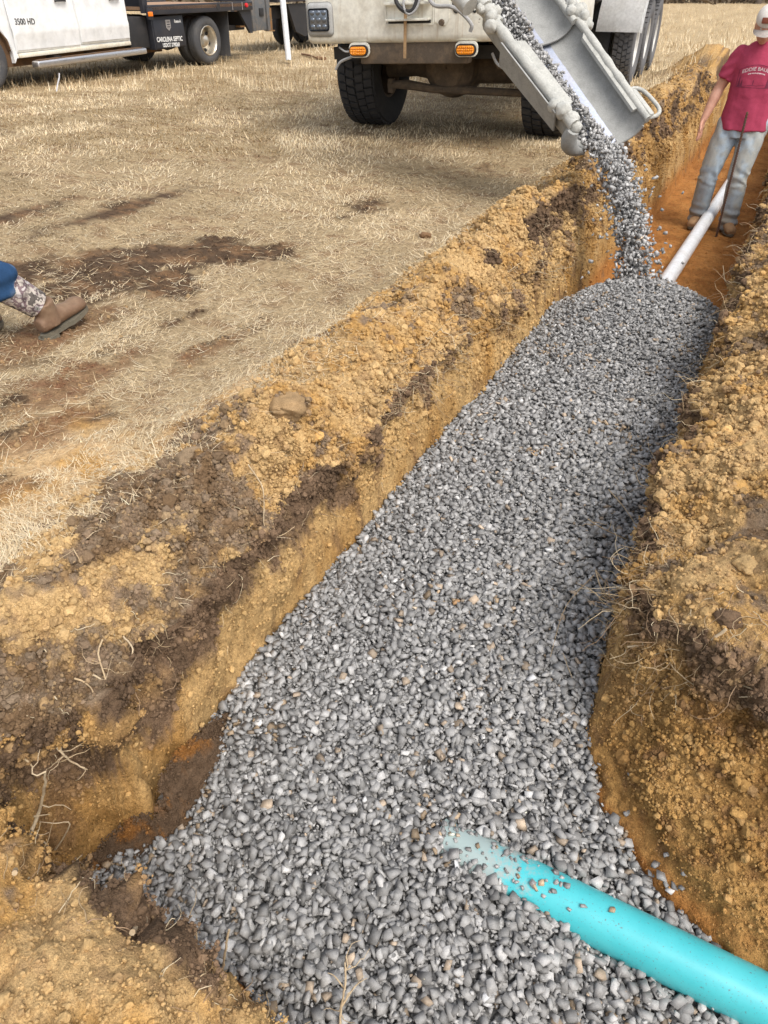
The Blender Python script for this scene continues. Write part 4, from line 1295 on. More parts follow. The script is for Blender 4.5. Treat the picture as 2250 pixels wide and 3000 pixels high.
bb = m_lens.node_tree.nodes['Principled BSDF']; bb.inputs['Base Color'].default_value = (0.16, 0.18, 0.21, 1); bb.inputs['Roughness'].default_value = 0.12; bb.inputs['Metallic'].default_value = 0.6
m_bezel = dirty('grey_bezel', (0.36, 0.36, 0.35), (0.2, 0.19, 0.17), .5, 9, .5)
m_strap = dirty('tan_strap', (0.42, 0.27, 0.14), (0.25, 0.15, 0.08), .6, 20, .8)
m_cable = dirty('grey_cable', (0.36, 0.36, 0.36), (0.2, 0.2, 0.19), .5, 14, .7)
m_ink = dirty('black_lettering', (0.02, 0.02, 0.02), None, .2, 10, .6)
m_glass = new_mat('dark_glass')[0]
bb = m_glass.node_tree.nodes['Principled BSDF']; bb.inputs['Base Color'].default_value = (0.03, 0.035, 0.04, 1); bb.inputs['Roughness'].default_value = 0.05
# polished chute floor: bare steel worn bright by the stone, sky reflection tinted into its blue base
m_chute = dirty('worn_steel', (0.40, 0.44, 0.54), (0.40, 0.37, 0.38), 0.8, 3.0, 0.34, metallic=0.85, fine=70)

TH = R(22.5)
mixer = empty('mixer_truck', (0.86, 8.46, 0), -TH)
tag(mixer, 'cream concrete mixer truck pouring stone down its chute into the trench', 'truck')
ROLL = Matrix.Translation((0, 0, .8)) @ Matrix.Rotation(R(-1.9), 4, 'Y') @ Matrix.Translation((0, 0, -.8))
def mpart(name, bm, mat, parent=mixer, smooth=30, roll=True):
    if roll: bmesh.ops.transform(bm, matrix=ROLL, verts=bm.verts)
    return bm_obj(name, bm, mat, parent, smooth)

bm = bmesh.new()
add_box(bm, (0, -0.72, 1.42), (2.44, 0.90, 1.18), bevel=0.06, seg=4)
front = mpart('front_panel', bm, m_cream)
bm = bmesh.new()
add_box(bm, (0, 0.55, 2.25), (2.2, 1.9, 1.2), bevel=0.10, seg=4)
cab = mpart('cab', bm, m_cream)
bm = bmesh.new(); add_box(bm, (0, -0.41, 2.35), (1.9, 0.02, 0.75), bevel=.005); mpart('windscreen', bm, m_glass, cab)
# mixer drum, chassis rails, deck
bm = bmesh.new()
add_lathe(bm, [(0.02, 0), (.55, .05), (.75, .8), (1.15, 2.2), (1.2, 3.2), (.95, 4.6), (.6, 5.0), (.02, 5.05)], 36, Matrix.Translation((0, 1.7, 2.75)) @ Matrix.Rotation(R(90), 4, 'Z') @ Matrix.Rotation(R(12), 4, 'Y'))
mpart('drum', bm, m_white_dusty)
bm = bmesh.new()
for x in (-.43, .43): add_box(bm, (x, 3.6, .88), (.10, 8.6, .28), bevel=.01)
for y in (0.2, 1.6, 3.0, 4.6, 6.4): add_box(bm, (0, y, .87), (.78, .12, .18))
mpart('chassis_rail', bm, m_grime, roll=False)
bm = bmesh.new(); add_box(bm, (0, 2.0, 1.18), (2.3, 3.2, .10), bevel=.02); add_box(bm, (.0, 2.4, .8), (1.3, .8, .5), bevel=.08); mpart('belly_tank', bm, m_black)
# rusty crossmember below the panel
bm = bmesh.new(); add_box(bm, (-0.19, -1.06, .755), (1.02, .14, .165), bevel=.012); mpart('crossmember', bm, m_grime)
bm = bmesh.new(); add_box(bm, (0.0, -0.25, .74), (2.2, 1.2, .10)); mpart('underside', bm, m_black)

# recessed step pocket in the panel: rim, back plate, tread
bm = bmesh.new()
x0, x1, z0, z1, yf = -.42, .02, .965, 1.30, -1.172
for (c, sz) in (((x0, yf, (z0 + z1) / 2), (.012, .014, z1 - z0)), ((x1, yf, (z0 + z1) / 2), (.012, .014, z1 - z0)), (((x0 + x1) / 2, yf, z0), (x1 - x0, .014, .012))): add_box(bm, c, sz)
add_box(bm, (-.20, yf + .004, 1.15), (.42, .006, .34))
step = mpart('step_pocket', bm, m_cream)
bm = bmesh.new(); add_box(bm, (-.21, yf - .025, 1.000), (.39, .07, .016), bevel=.003); add_box(bm, (-.21, yf - .03, 1.115), (.42, .05, .02), bevel=.003); mpart('step_tread', bm, m_cream, step)
bm = bmesh.new(); add_box(bm, (-.20, yf - .004, .985), (.39, .012, .022)); mpart('step_gap_shade', bm, m_black, step)  # black bar stands in for the shaded gap under the tread
bm = bmesh.new()
add_prism(bm, [(.03, yf, 1.30), (.03, yf, .985), (.075, yf, .955), (.13, yf, .955), (.16, yf, 1.0), (.16, yf, 1.30)], (0, -.006, 0)); mpart('hatch_plate', bm, m_cream, smooth=None)
bm = bmesh.new(); add_lathe(bm, [(.001, -.02), (.022, -.02), (.026, .012)], 12, Matrix.Translation((.095, yf - .012, .975)) @ Matrix.Rotation(R(90), 4, 'Z')); mpart('latch_bolt', bm, m_grime)

# headlights: bezel, glass, 3 x 3 diodes
for x in (-1.06, 1.06):
    bm = bmesh.new()
    add_box(bm, (x, -1.165, 1.015), (.262, .07, .262), bevel=.045, seg=4)
    hl = mpart('headlight', bm, m_bezel)
    bm = bmesh.new(); add_box(bm, (x, -1.20, 1.015), (.200, .02, .170), bevel=.022, seg=3); mpart('bezel', bm, m_black, hl)
    bm = bmesh.new(); add_box(bm, (x, -1.207, 1.015), (.186, .016, .156), bevel=.016, seg=3); mpart('glass', bm, m_lens, hl)
    for i in range(3):
        for j in range(3):
            bm = bmesh.new()
            bmesh.ops.create_uvsphere(bm, u_segments=10, v_segments=6, radius=.021)
            bmesh.ops.transform(bm, matrix=Matrix.Translation((x - .058 + .058 * i, -1.213, .963 + .052 * j)) @ Matrix.Diagonal((1.15, .45, 1, 1)), verts=bm.verts)
            mpart('diode', bm, m_lens, hl, 80)
# amber marker lamps on brackets with rounded feet
def rrect(cx, cz, w, h, r, n=6):
    p = []
    for (sx, sz, a0) in ((1, 1, 0), (-1, 1, 90), (-1, -1, 180), (1, -1, 270)):
        for k in range(n + 1):
            a = R(a0 + 90 * k / n)
            p.append((cx + sx * (w / 2 - r) + r * math.cos(a), cz + sz * (h / 2 - r) + r * math.sin(a)))
    return p
for (x, z) in ((-.69, .782), (.317, .782)):
    bm = bmesh.new()
    pl = rrect(x, z, .20, .115, .045)
    pl = [(px, pz) for (px, pz) in pl if pz < z] + [(x - .10, z + .062), (x + .10, z + .062)] if False else pl
    add_prism(bm, [(a, -1.172, c) for a, c in pl], (0, .02, 0))
    mk = mpart('marker_bracket', bm, m_cream, smooth=None)
    bm = bmesh.new(); add_prism(bm, [(a, -1.195, c) for a, c in rrect(x, z - .004, .182, .088, .042)], (0, .022, 0)); mpart('gasket', bm, m_black, mk, None)
    bm = bmesh.new(); add_prism(bm, [(a, -1.207, c) for a, c in rrect(x, z - .004, .156, .064, .031)], (0, .02, 0)); mpart('amber_lens', bm, m_amber, mk, None)
    bm = bmesh.new()
    for i in range(8):
        for j in range(3):
            bmesh.ops.create_uvsphere(bm, u_segments=6, v_segments=4, radius=.0085, matrix=Matrix.Translation((x - .063 + .018 * i, -1.207, z - .023 + .019 * j)))
    mpart('lens_beads', bm, m_amber, mk, 80)
# strap, cables, numerals
bm = bmesh.new(); add_box(bm, (-.232, -1.20, .90), (.026, .006, .36), rot=Matrix.Rotation(R(2), 3, 'Y')); mpart('strap', bm, m_strap)
def cable(pts, r, mat=m_cable, name='cable'):
    bm = bmesh.new(); add_tube(bm, smooth_path([Vector(p) for p in pts], 6), r, 8); return mpart(name, bm, mat)
cable([(-.33, -1.22, 1.30), (-.29, -1.25, 1.13), (-.20, -1.26, 1.06), (-.13, -1.25, 1.08), (-.10, -1.22, 1.2), (-.10, -1.2, 1.32)], .018, m_black)
cable([(-.20, -1.22, 1.30), (-.22, -1.26, 1.11), (-.17, -1.27, 1.04), (-.10, -1.25, 1.09), (-.06, -1.22, 1.25)], .010)
cable([(-.05, -1.22, 1.22), (.05, -1.26, 1.10), (.20, -1.28, 1.085), (.30, -1.28, 1.04), (.385, -1.27, .96), (.375, -1.26, .91)], .016)
cable([(-.92, -1.10, .80), (-.84, -1.14, .77), (-.78, -1.15, .775)], .008)
cable([(-.78, -1.14, .73), (-.90, -1.13, .69), (-.96, -1.12, .63)], .012)
cable([(.50, -1.0, .74), (.56, -1.02, .66), (.66, -1.03, .62), (.76, -1.0, .60)], .012)
def flat_text(name, body, size, M, mat, parent, ext=0.0015, align='LEFT', bold=0.0, sx=1.0):
    cu = bpy.data.curves.new(name, 'FONT')
    cu.body = body; cu.size = size; cu.extrude = ext; cu.align_x = align; cu.offset = bold; cu.resolution_u = 3
    tmp = bpy.data.objects.new(name, cu); COL.objects.link(tmp)
    me = bpy.data.meshes.new_from_object(tmp.evaluated_get(bpy.context.evaluated_depsgraph_get()))
    bpy.data.objects.remove(tmp)
    me.transform(M @ Matrix.Diagonal((sx, 1, 1, 1)))
    me.materials.clear(); me.materials.append(mat)
    o = bpy.data.objects.new(name, me); COL.objects.link(o); o.parent = parent
    return o
UPRIGHT = Matrix.Rotation(R(90), 4, 'X')          # text plane facing -Y
flat_text('number', '020', .19, ROLL @ Matrix.Translation((.178, -1.1735, 1.035)) @ UPRIGHT, m_ink, mixer, sx=.85)

# wheels: tyre with cut tread blocks, rim, hub
def make_wheel(parent, loc, rad, wid, mat_t, mat_r, blocks=True, name='wheel', dish=1, toe=0.0, rim_k=0.53, nuts=False):
    """axle along local X; dish=+1: the outer face looks to +X"""
    w = empty(name, loc); w.parent = parent; w.rotation_euler = (0, 0, toe)
    bm = bmesh.new(); h = wid / 2; rr = rad * rim_k
    add_lathe(bm, [(rr, -h * .82), (rr * 1.12, -h * .97), (rad * .80, -h * 1.04), (rad * .93, -h * .96), (rad * .955, -h * .80), (rad * .962, 0), (rad * .955, h * .80), (rad * .93, h * .96), (rad * .80, h * 1.04), (rr * 1.12, h * .97), (rr, h * .82)], 56)
    if blocks:
        n = 44
        rows = [(-.68, .20, .0), (-.24, .19, .5), (.24, .19, .0), (.68, .20, .5)]
        for (cx, hw, ph) in rows:
            for k in range(n):
                a = 2 * math.pi * (k + ph) / n
                da = math.pi / n * .74
                sk = .25 * da * (1 if cx < 0 else -1)
                V = []
                for r_ in (rad * .945, rad * 1.0):
                    for (xx, aa) in ((cx - hw, -da - sk), (cx + hw, -da + sk), (cx + hw, da + sk), (cx - hw, da - sk)):
                        rr2 = r_ - (abs(xx) > .8) * rad * .012
                        V.append(bm.verts.new((xx * h, rr2 * math.cos(a + aa), rr2 * math.sin(a + aa))))
                for f in ((4, 5, 6, 7), (0, 1, 5, 4), (1, 2, 6, 5), (2, 3, 7, 6), (3, 0, 4, 7)): bm.faces.new([V[i] for i in f])
    bm_obj('tyre', bm, mat_t, w, 35)
    bm = bmesh.new(); d = dish
    add_lathe(bm, [(rr * 1.02, h * .80 * d), (rr * .99, h * .84 * d), (rr * .94, h * .78 * d), (rr * .88, h * .30 * d), (rr * .80, h * .12 * d), (rr * .42, h * .22 * d), (rr * .36, h * .50 * d), (rr * .30, h * .62 * d), (.004, h * .66 * d)], 40)
    add_lathe(bm, [(rr * 1.0, -h * .80 * d), (rr * .93, -h * .78 * d), (rr * .86, h * .1 * d)], 40)
    rim = bm_obj('rim', bm, mat_r, w, 40)
    nut = None
    for k in range(10 if nuts else 0):
        a = 2 * math.pi * k / 10
        if nut is None:
            bm = bmesh.new()
            add_lathe(bm, [(.002, h * .30 * d), (.017, h * .30 * d), (.02, h * .17 * d)], 6)
            nut = q = bm_obj('lug_nut', bm, mat_r, rim, 30)
        else:
            q = nut.copy(); COL.objects.link(q)
        q.location = (0, rr * .60 * math.cos(a), rr * .60 * math.sin(a))
    return w
make_wheel(mixer, (-1.03, 0, .555), .56, .42, m_rub, m_grime, dish=-1)
make_wheel(mixer, (.88, 0, .555), .56, .42, m_rub, m_steelrim, dish=1)
for y in (4.50, 5.88, 7.22):
    make_wheel(mixer, (1.00, y, .525), .53, .29, m_rub_dusty, m_steelrim, dish=1)
    make_wheel(mixer, (.66, y, .525), .53, .29, m_rub, m_steelrim, blocks=False)
    make_wheel(mixer, (-1.00, y, .525), .53, .29, m_rub, m_steelrim, blocks=False, dish=-1)
# drive axle with its big differential, and the tie rod
bm = bmesh.new()
add_tube(bm, [(-.86, 0, .56), (-.55, 0, .56), (-.38, 0, .57), (.1, 0, .57), (.9, 0, .56)], [.12, .10, .13, .15, .11], 14)
add_lathe(bm, [(.01, -.34), (.17, -.32), (.25, -.24), (.28, -.10), (.28, .10), (.24, .22), (.12, .30), (.01, .32)], 28, Matrix.Translation((-.13, 0, .575)) @ Matrix.Rotation(R(90), 4, 'Z'))
mpart('axle', bm, m_grime, roll=False)
bm = bmesh.new(); add_tube(bm, [(-.76, -.28, .40), (-.70, -.30, .41), (-.55, -.30, .415), (-.3, -.30, .39), (.7, -.30, .39)], [.03, .035, .045, .038, .034], 10); add_box(bm, (-.73, -.29, .40), (.06, .07, .13), bevel=.01)
mpart('tie_rod', bm, m_grime, roll=False)
bm = bmesh.new()
for x in (-.80, .80):
    add_box(bm, (x, -.05, .68), (.20, .36, .22), bevel=.03); add_box(bm, (x * .62, 0, .66), (.09, 1.3, .10), bevel=.02)
mpart('spring_pack', bm, m_grime, roll=False)
# curved white mudguard in front of the first tandem wheel
bm = bmesh.new()
cy, cz, fr = 4.50, .56, .66
prof = [(R(a)) for a in np.linspace(168, 80, 14)]
v0 = [bm.verts.new((.62, cy + fr * math.cos(a), cz + fr * math.sin(a))) for a in prof]
v1 = [bm.verts.new((1.20, cy + fr * math.cos(a), cz + fr * math.sin(a))) for a in prof]
v2 = [bm.verts.new((1.23, cy + (fr - .05) * math.cos(a), cz + (fr - .05) * math.sin(a))) for a in prof]
for i in range(13):
    bm.faces.new((v0[i], v1[i], v1[i + 1], v0[i + 1])); bm.faces.new((v1[i], v2[i], v2[i + 1], v1[i + 1]))
r_ = bmesh.ops.solidify(bm, geom=bm.faces[:], thickness=.015)
mpart('mudguard', bm, m_white_dusty, roll=False)
bm = bmesh.new(); add_box(bm, (.9, 6.9, 1.16), (.62, 3.4, .03), bevel=.01); mpart('deck_guard', bm, m_white_dusty, roll=False)

def add_lump(bm, c, r, seed):
    q = bmesh.ops.create_icosphere(bm, subdivisions=3, radius=1.0)['verts']
    V = np.array([v.co[:] for v in q])
    V = V * (1 + .38 * fbm(V + seed * 5.7, 1.6, 4))[:, None] * r
    for v, w in zip(q, V): v.co = Vector(c) + Vector(w)
# ---- the chute, two nested half-round sections
CL2, CR2 = Vector((1.15, 4.90, .547)), Vector((1.69, 5.15, .547))       # lips at the mouth
CL1, CR1 = Vector((.576, 5.60, 1.165)), Vector((1.197, 5.85, 1.160))    # lips higher up
Minv = mixer.matrix_basis.inverted() if False else (Matrix.Translation((0.86, 8.46, 0)) @ Matrix.Rotation(-TH, 4, 'Z')).inverted()
CL2, CR2, CL1, CR1 = [Minv @ p for p in (CL2, CR2, CL1, CR1)]
def chute_frame(k):
    """k = 0 at the mouth, 1 at the upper marks: lips, downward normal, axis"""
    l = CL2.lerp(CL1, k); r = CR2.lerp(CR1, k)
    ax = ((CL1 + CR1) - (CL2 + CR2)).normalized()
    w = (r - l)
    dn = ax.cross(w).normalized()
    if dn.z > 0: dn = -dn
    return l, r, dn, ax
def chute_pt(k, a, depth=.215, shrink=1.0):
    """a from 0 (left lip) to pi (right lip)"""
    l, r, dn, ax = chute_frame(k)
    m = (l + r) / 2; h = (r - l) / 2 * shrink
    return m - h * math.cos(a) + dn * depth * shrink * max(0.0, math.sin(a)) ** 0.75
def trough(k0, k1, depth, shrink, thick, nseg=18, skew=0.0):
    bm = bmesh.new(); rows = []
    for i in range(nseg + 1):
        k = k0 + (k1 - k0) * i / nseg
        rows.append([bm.verts.new(chute_pt(k - skew * math.cos(math.pi * j / 20) * 0 , math.pi * j / 20, depth, shrink)) for j in range(21)])
    for i in range(nseg):
        for j in range(20): bm.faces.new((rows[i][j], rows[i][j + 1], rows[i + 1][j + 1], rows[i + 1][j]))
    bmesh.ops.recalc_face_normals(bm, faces=bm.faces)
    bmesh.ops.solidify(bm, geom=bm.faces[:], thickness=thick)
    return bm
K_J = 0.86
K_TOP = 2.15
def liner(k0, k1, a0, a1, depth, shrink, lift, rag, seed):
    """patch of film or worn metal lying just inside the trough"""
    bm = bmesh.new(); rows = []
    n = 26; rg_ = np.random.default_rng(seed)
    for i in range(n + 1):
        k = k0 + (k1 - k0) * i / n
        jl = rag * perlin(np.array([[k * 9, seed, .3], [k * 9, seed + 9, .3]]))
        b0 = a0 + jl[0]; b1 = a1 + jl[1]
        rows.append([bm.verts.new(chute_pt(k, b0 + (b1 - b0) * j / 8, depth - lift, shrink)) for j in range(9)])
    for i in range(n):
        for j in range(8): bm.faces.new((rows[i][j], rows[i][j + 1], rows[i + 1][j + 1], rows[i + 1][j]))
    return bm
chute = None
for (nm, k0, k1, dp, sh) in (('chute', 0.0, K_J + .04, .215, .97), ('upper_chute', K_J - .06, K_TOP, .20, .86)):
    sec = mpart('chute_section', trough(k0, k1, dp, sh, .012), m_concrete_d, roll=False, smooth=50)
    mpart('worn_floor', liner(k0 + .012, k1 - .02, 1.60, 2.42, dp, sh, .016, .10, 3 if nm == 'chute' else 7), m_chute, sec, 60, roll=False)
    # lips: rolled rails along both edges, crusted with concrete
    for side in (0, 1):
        bm = bmesh.new(); pts = []; rad = []
        rg_ = random.Random(5 + side + (nm == 'chute') * 10)
        m = 34
        for i in range(m + 1):
            k = k0 + (k1 - k0) * i / m
            l, r, dn, ax = chute_frame(k)
            p = chute_pt(k, 0 if side == 0 else math.pi, dp, sh) - dn * .012
            pts.append(p); rad.append((.036 if side == 0 else .026) * (1 + .30 * perlin(np.array([[i * .35, side * 7 + .5, k0 + .2]]))[0]))
        add_tube(bm, pts, rad, 10)
        mpart('rail', bm, m_concrete, sec, 60, roll=False)
    # flange plates: broad on the left, a slim bar on the right
    l0, r0, dn, ax = chute_frame(k0 + .10); l1, r1, _, _ = chute_frame(k0 + (k1 - k0) * .72)
    if nm == 'chute':
        wl_ = (r0 - l0).normalized()
        bm = bmesh.new()
        a0 = l0 - wl_ * .02 - dn * .02; a1 = l1 - wl_ * .02 - dn * .02
        u_in = wl_ * .10 - dn * .03
        q = [a0, a0.lerp(a1, .06) + u_in, a0.lerp(a1, .93) + u_in, a1]
        add_prism(bm, q, dn * .02)
        mpart('flange', bm, m_concrete, sec, None, roll=False)
        bm = bmesh.new()
        lo = -wl_ * .035
        add_prism(bm, [a0 + lo + dn * .01, a1 + lo + dn * .01, a1 + lo + dn * .17 + wl_ * .06, a0 + lo + dn * .15 + wl_ * .06], wl_ * .012)
        mpart('side_plate', bm, m_concrete_d, sec, None, roll=False)
        bm = bmesh.new()
        b0 = r0 + (r1 - r0) * -.02 + wl_ * -.015 - dn * .02; b1 = r1 + (r1 - r0) * .16 - wl_ * .015 - dn * .02
        add_prism(bm, [b0, b0 - wl_ * .040 + dn * .02, b1 - wl_ * .040 + dn * .02 - (r1 - r0) * .10, b1], dn * .02)
        mpart('edge_bar', bm, m_concrete, sec, None, roll=False)
    if nm == 'chute':
        # crusted rim of the upper end
        bm = bmesh.new()
        add_tube(bm, [chute_pt(k1 - .005, a, dp, sh * .97) for a in np.linspace(.75, 3.1, 16)], [.012 + .006 * abs(math.sin(i * 2.3)) for i in range(16)], 8)
        mpart('rim_crust', bm, m_concrete, sec, 60, roll=False)
        bm = bmesh.new(); add_tube(bm, [chute_pt(k1 - .018, a, dp, sh * .94) for a in np.linspace(1.2, 3.0, 14)], .005, 6); mpart('rim_seam', bm, m_black, sec, 60, roll=False)
        # mouth: rolled collar hanging low on the left, the handle on the right
        l, r, dn, ax = chute_frame(0.0)
        bm = bmesh.new()
        add_tube(bm, [chute_pt(-.012, a, dp * 1.03, sh * 1.0) for a in np.linspace(.02, 1.25, 12)], [.040, .046, .05, .052, .052, .050, .046, .040, .034, .028, .022, .016], 10)
        mpart('mouth_collar', bm, m_concrete_d, sec, 60, roll=False)
        bm = bmesh.new()
        add_tube(bm, [chute_pt(.0, a, dp, sh * .98) for a in np.linspace(1.9, 3.05, 12)], .012, 8)
        mpart('mouth_lip', bm, m_concrete_d, sec, 60, roll=False)
        bm = bmesh.new(); rg_ = random.Random(2)
        for i in range(6):
            c = l + ax * (.01 + .030 * i) + Vector((rg_.uniform(-.02, .03), rg_.uniform(-.02, .02), rg_.uniform(-.01, .035)))
            add_lump(bm, c, rg_.uniform(.036, .052), i + 3)
        mpart('crust_lump', bm, m_concrete, sec, 80, roll=False)
        wv = (r - l).normalized()
        bm = bmesh.new()
        h0 = r + ax * .02 + wv * .01; h1 = r + ax * .25 + wv * .01
        add_tube(bm, smooth_path([h0, h0 + wv * .07 - dn * .02, h0 + wv * .105 + ax * .05 - dn * .03, h1 + wv * .09 - ax * .05 - dn * .03, h1 + wv * .05 - dn * .02, h1], 4), .013, 9)
        mpart('handle', bm, m_concrete, sec, 60, roll=False)
        bm = bmesh.new()
        add_box(bm, r + ax * .12 + wv * .02, (.05, .22, .08), rot=ax.to_track_quat('Y', 'Z').to_matrix(), bevel=.015)
        mpart('lip_plate', bm, m_concrete, sec, 40, roll=False)
# hinge lugs where the sections are pinned together, and the two ram rods on the left
for side in (0, 1):
    l, r, dn, ax = chute_frame(K_J)
    c = (l if side == 0 else r) - dn * .04
    wv = (r - l).normalized() * (1 if side == 0 else -1)
    bm = bmesh.new(); rg_ = random.Random(side)
    for (o, s_) in ((Vector(), .052), (ax * .06 + wv * .01, .045), (-ax * .05 - wv * .015, .045), (wv * .05 + dn * .0, .038), (ax * .02 - wv * .05, .036), (-ax * .09 - wv * .03 + dn * .03, .05)):
        add_lump(bm, c + o, s_ * .85, side * 9 + s_ * 100)
    add_lathe(bm, [(.001, -.07), (.022, -.07), (.022, .07), (.001, .07)], 12, Matrix.Translation(c + ax * .01) @ wv.to_track_quat('X', 'Z').to_matrix().to_4x4())
    mpart('hinge_lug', bm, m_concrete, roll=False, smooth=70)
for (off, rr_) in ((-.13, .055), (-.015, .042)):
    l0, r0, dn, ax = chute_frame(K_J + .02); l1, _, _, _ = chute_frame(K_TOP)
    wv = (r0 - l0).normalized()
    bm = bmesh.new(); n = 14
    p = [(l0 + wv * off - dn * .05).lerp(l1 + wv * (off - .05) - dn * .05, i / n) for i in range(n + 1)]
    add_tube(bm, p, [rr_ * (1 + .12 * math.sin(i * 1.7)) for i in range(n + 1)], 12)
    mpart('ram_rod', bm, m_concrete, roll=False, smooth=60)

# ---- stone running down the chute and falling from its mouth
rgc = np.random.default_rng(8)
MW = Minv.inverted()
n = 3000
k = rgc.uniform(0.0, K_TOP, n)
a = np.clip(rgc.normal(1.60, .17, n), 1.0, 2.1)
P, Tn = [], []
for i in range(n):
    up = k[i] > K_J
    p = chute_pt(k[i], a[i], .20 if up else .215, .86 if up else .97)
    l, r, dn, ax = chute_frame(k[i])
    p = p - dn * (.014 + rgc.uniform(.0, .11) * math.exp(-((a[i] - 1.60) / .22) ** 2))
    P.append((MW @ p)[:])
P = np.array(P)
sz = np.clip(np.exp(rgc.normal(np.log(.0122), .28, n)), 0.007, .019)
V, F, C = scatter(STONES, P, np.stack([sz, sz, sz * 1.2], 1), rand_rot(n, rgc), stone_tint(n, rgc, .01) * 1.15 + .03, rgc)
o = np_mesh('chute_gravel', V, F, col=C, mat=m_stone)
tag(o, 'grey stone sliding down the truck chute', 'gravel', kind='stuff')
mouth = MW @ (chute_pt(0.0, 1.45, .15, .95)); mouth2 = MW @ (chute_pt(0.0, .85, .25, .95))
n = 3100
q = np.sort(rgc.random(n) ** 0.85)
v0 = np.array([.42, -.50, -.25]) * 1.05
Tt = q * .37
dens = .046 + .052 * q
off = rgc.normal(size=(n, 3)) * np.array([1, .8, .7]) * dens[:, None] * .62
stray = rgc.random(n) < .05
off[stray] *= 2.1
end = np.array([1.585, 4.42, -.25]); st_ = np.array(mouth[:])
vel = (end - st_ + np.array([0, 0, .5 * 9.8 * .37 ** 2])) / .37
P = st_ + vel * Tt[:, None] + np.array([0, 0, -.5 * 9.8])[None] * (Tt ** 2)[:, None] + off
P = P[P[:, 2] > -.27]
n = len(P)
sz = np.clip(np.exp(rgc.normal(np.log(.0122), .28, n)), 0.007, .019)
V, F, C = scatter(STONES, P, np.stack([sz, sz, sz * 1.1], 1), rand_rot(n, rgc), stone_tint(n, rgc, .01) * 1.15 + .02, rgc)
o = np_mesh('falling_gravel', V, F, col=C, mat=m_stone)
tag(o, 'stream of grey stone falling from the chute mouth to the gravel bed', 'gravel', kind='stuff')
# ------------------------------------------------------------------ white flatbed pickup and the dark trailer behind it
m_white = dirty('white_paint', (0.78, 0.79, 0.79), (0.60, 0.56, 0.48), 0.30, 2.5, 0.25, fine=8, coat=0.5)
m_white_low = dirty('muddy_white_paint', (0.74, 0.70, 0.58), (0.50, 0.36, 0.20), 0.6, 5, 0.4)
m_navy = dirty('black_powder_coat', (0.020, 0.022, 0.030), (0.06, 0.05, 0.045), 0.45, 4, 0.42)
m_chrome = dirty('brushed_chrome', (0.60, 0.60, 0.62), (0.42, 0.36, 0.28), 0.3, 6, 0.25, metallic=0.9)
m_rimsteel = dirty('polished_rim', (0.62, 0.58, 0.50), (0.36, 0.24, 0.11), 0.8, 7, 0.28, metallic=0.85)
m_tyre = dirty('worn_tyre', (0.060, 0.060, 0.063), (0.13, 0.12, 0.105), 0.55, 6, 0.85, fine=40)
m_mud = dirty('muddy_underbody', (0.12, 0.065, 0.03), (0.045, 0.03, 0.02), 0.8, 9, 0.95)
m_red = new_mat('red_lens')[0]; bb = m_red.node_tree.nodes['Principled BSDF']; bb.inputs['Base Color'].default_value = (0.62, 0.02, 0.03, 1); bb.inputs['Roughness'].default_value = 0.2
m_orange = new_mat('orange_lens')[0]; bb = m_orange.node_tree.nodes['Principled BSDF']; bb.inputs['Base Color'].default_value = (0.86, 0.20, 0.015, 1); bb.inputs['Roughness'].default_value = 0.2
m_letter = dirty('white_lettering', (0.82, 0.82, 0.80), None, .2, 9, .5)
m_silver = dirty('silver_badge', (0.42, 0.40, 0.39), (0.25, 0.22, 0.2), .6, 30, .4, metallic=.5)
m_woodfloor = dirty('plank_wood', (0.36, 0.22, 0.13), (0.2, 0.11, 0.06), .7, 9, .85)

FW = Vector((-.465, -.885, 0)).normalized()
rwp = Vector((-3.25, 15.57, 0)) + FW * -.08
pick = empty('pickup_truck', rwp, math.atan2(-FW.x, FW.y))
tag(pick, 'white flatbed pickup truck with a black toolbox and chrome side step', 'truck')
# local frame: +Y towards its nose, -X the side that faces the camera; x = 0 is the outer face of the rear tyre
def pp(name, bm, mat, parent=pick, smooth=30): return bm_obj(name, bm, mat, parent, smooth)
W2 = 1.98
# cab shell with a wheel arch cut out of the wing
def arc(cy, cz, r, a0, a1, n=12): return [(cy + r * math.cos(R(a0 + (a1 - a0) * i / n)), cz + r * math.sin(R(a0 + (a1 - a0) * i / n))) for i in range(n + 1)]
FWY = 4.70
prof = [(1.90, .41), (4.16, .37)] + arc(FWY, .40, .50, 190, -10)[::1] + [(5.55, .45), (5.75, .60), (5.78, 1.10), (5.6, 1.22), (4.45, 1.28), (3.75, 1.88), (3.5, 1.93), (2.2, 1.93), (1.93, 1.80), (1.86, 1.1), (1.86, .6)]
bm = bmesh.new()
add_prism(bm, [(.10, y, z) for y, z in prof], (W2 - .1, 0, 0))
bmesh.ops.triangulate(bm, faces=[f for f in bm.faces if len(f.verts) > 4])
body = pp('body', bm, m_white, smooth=None)
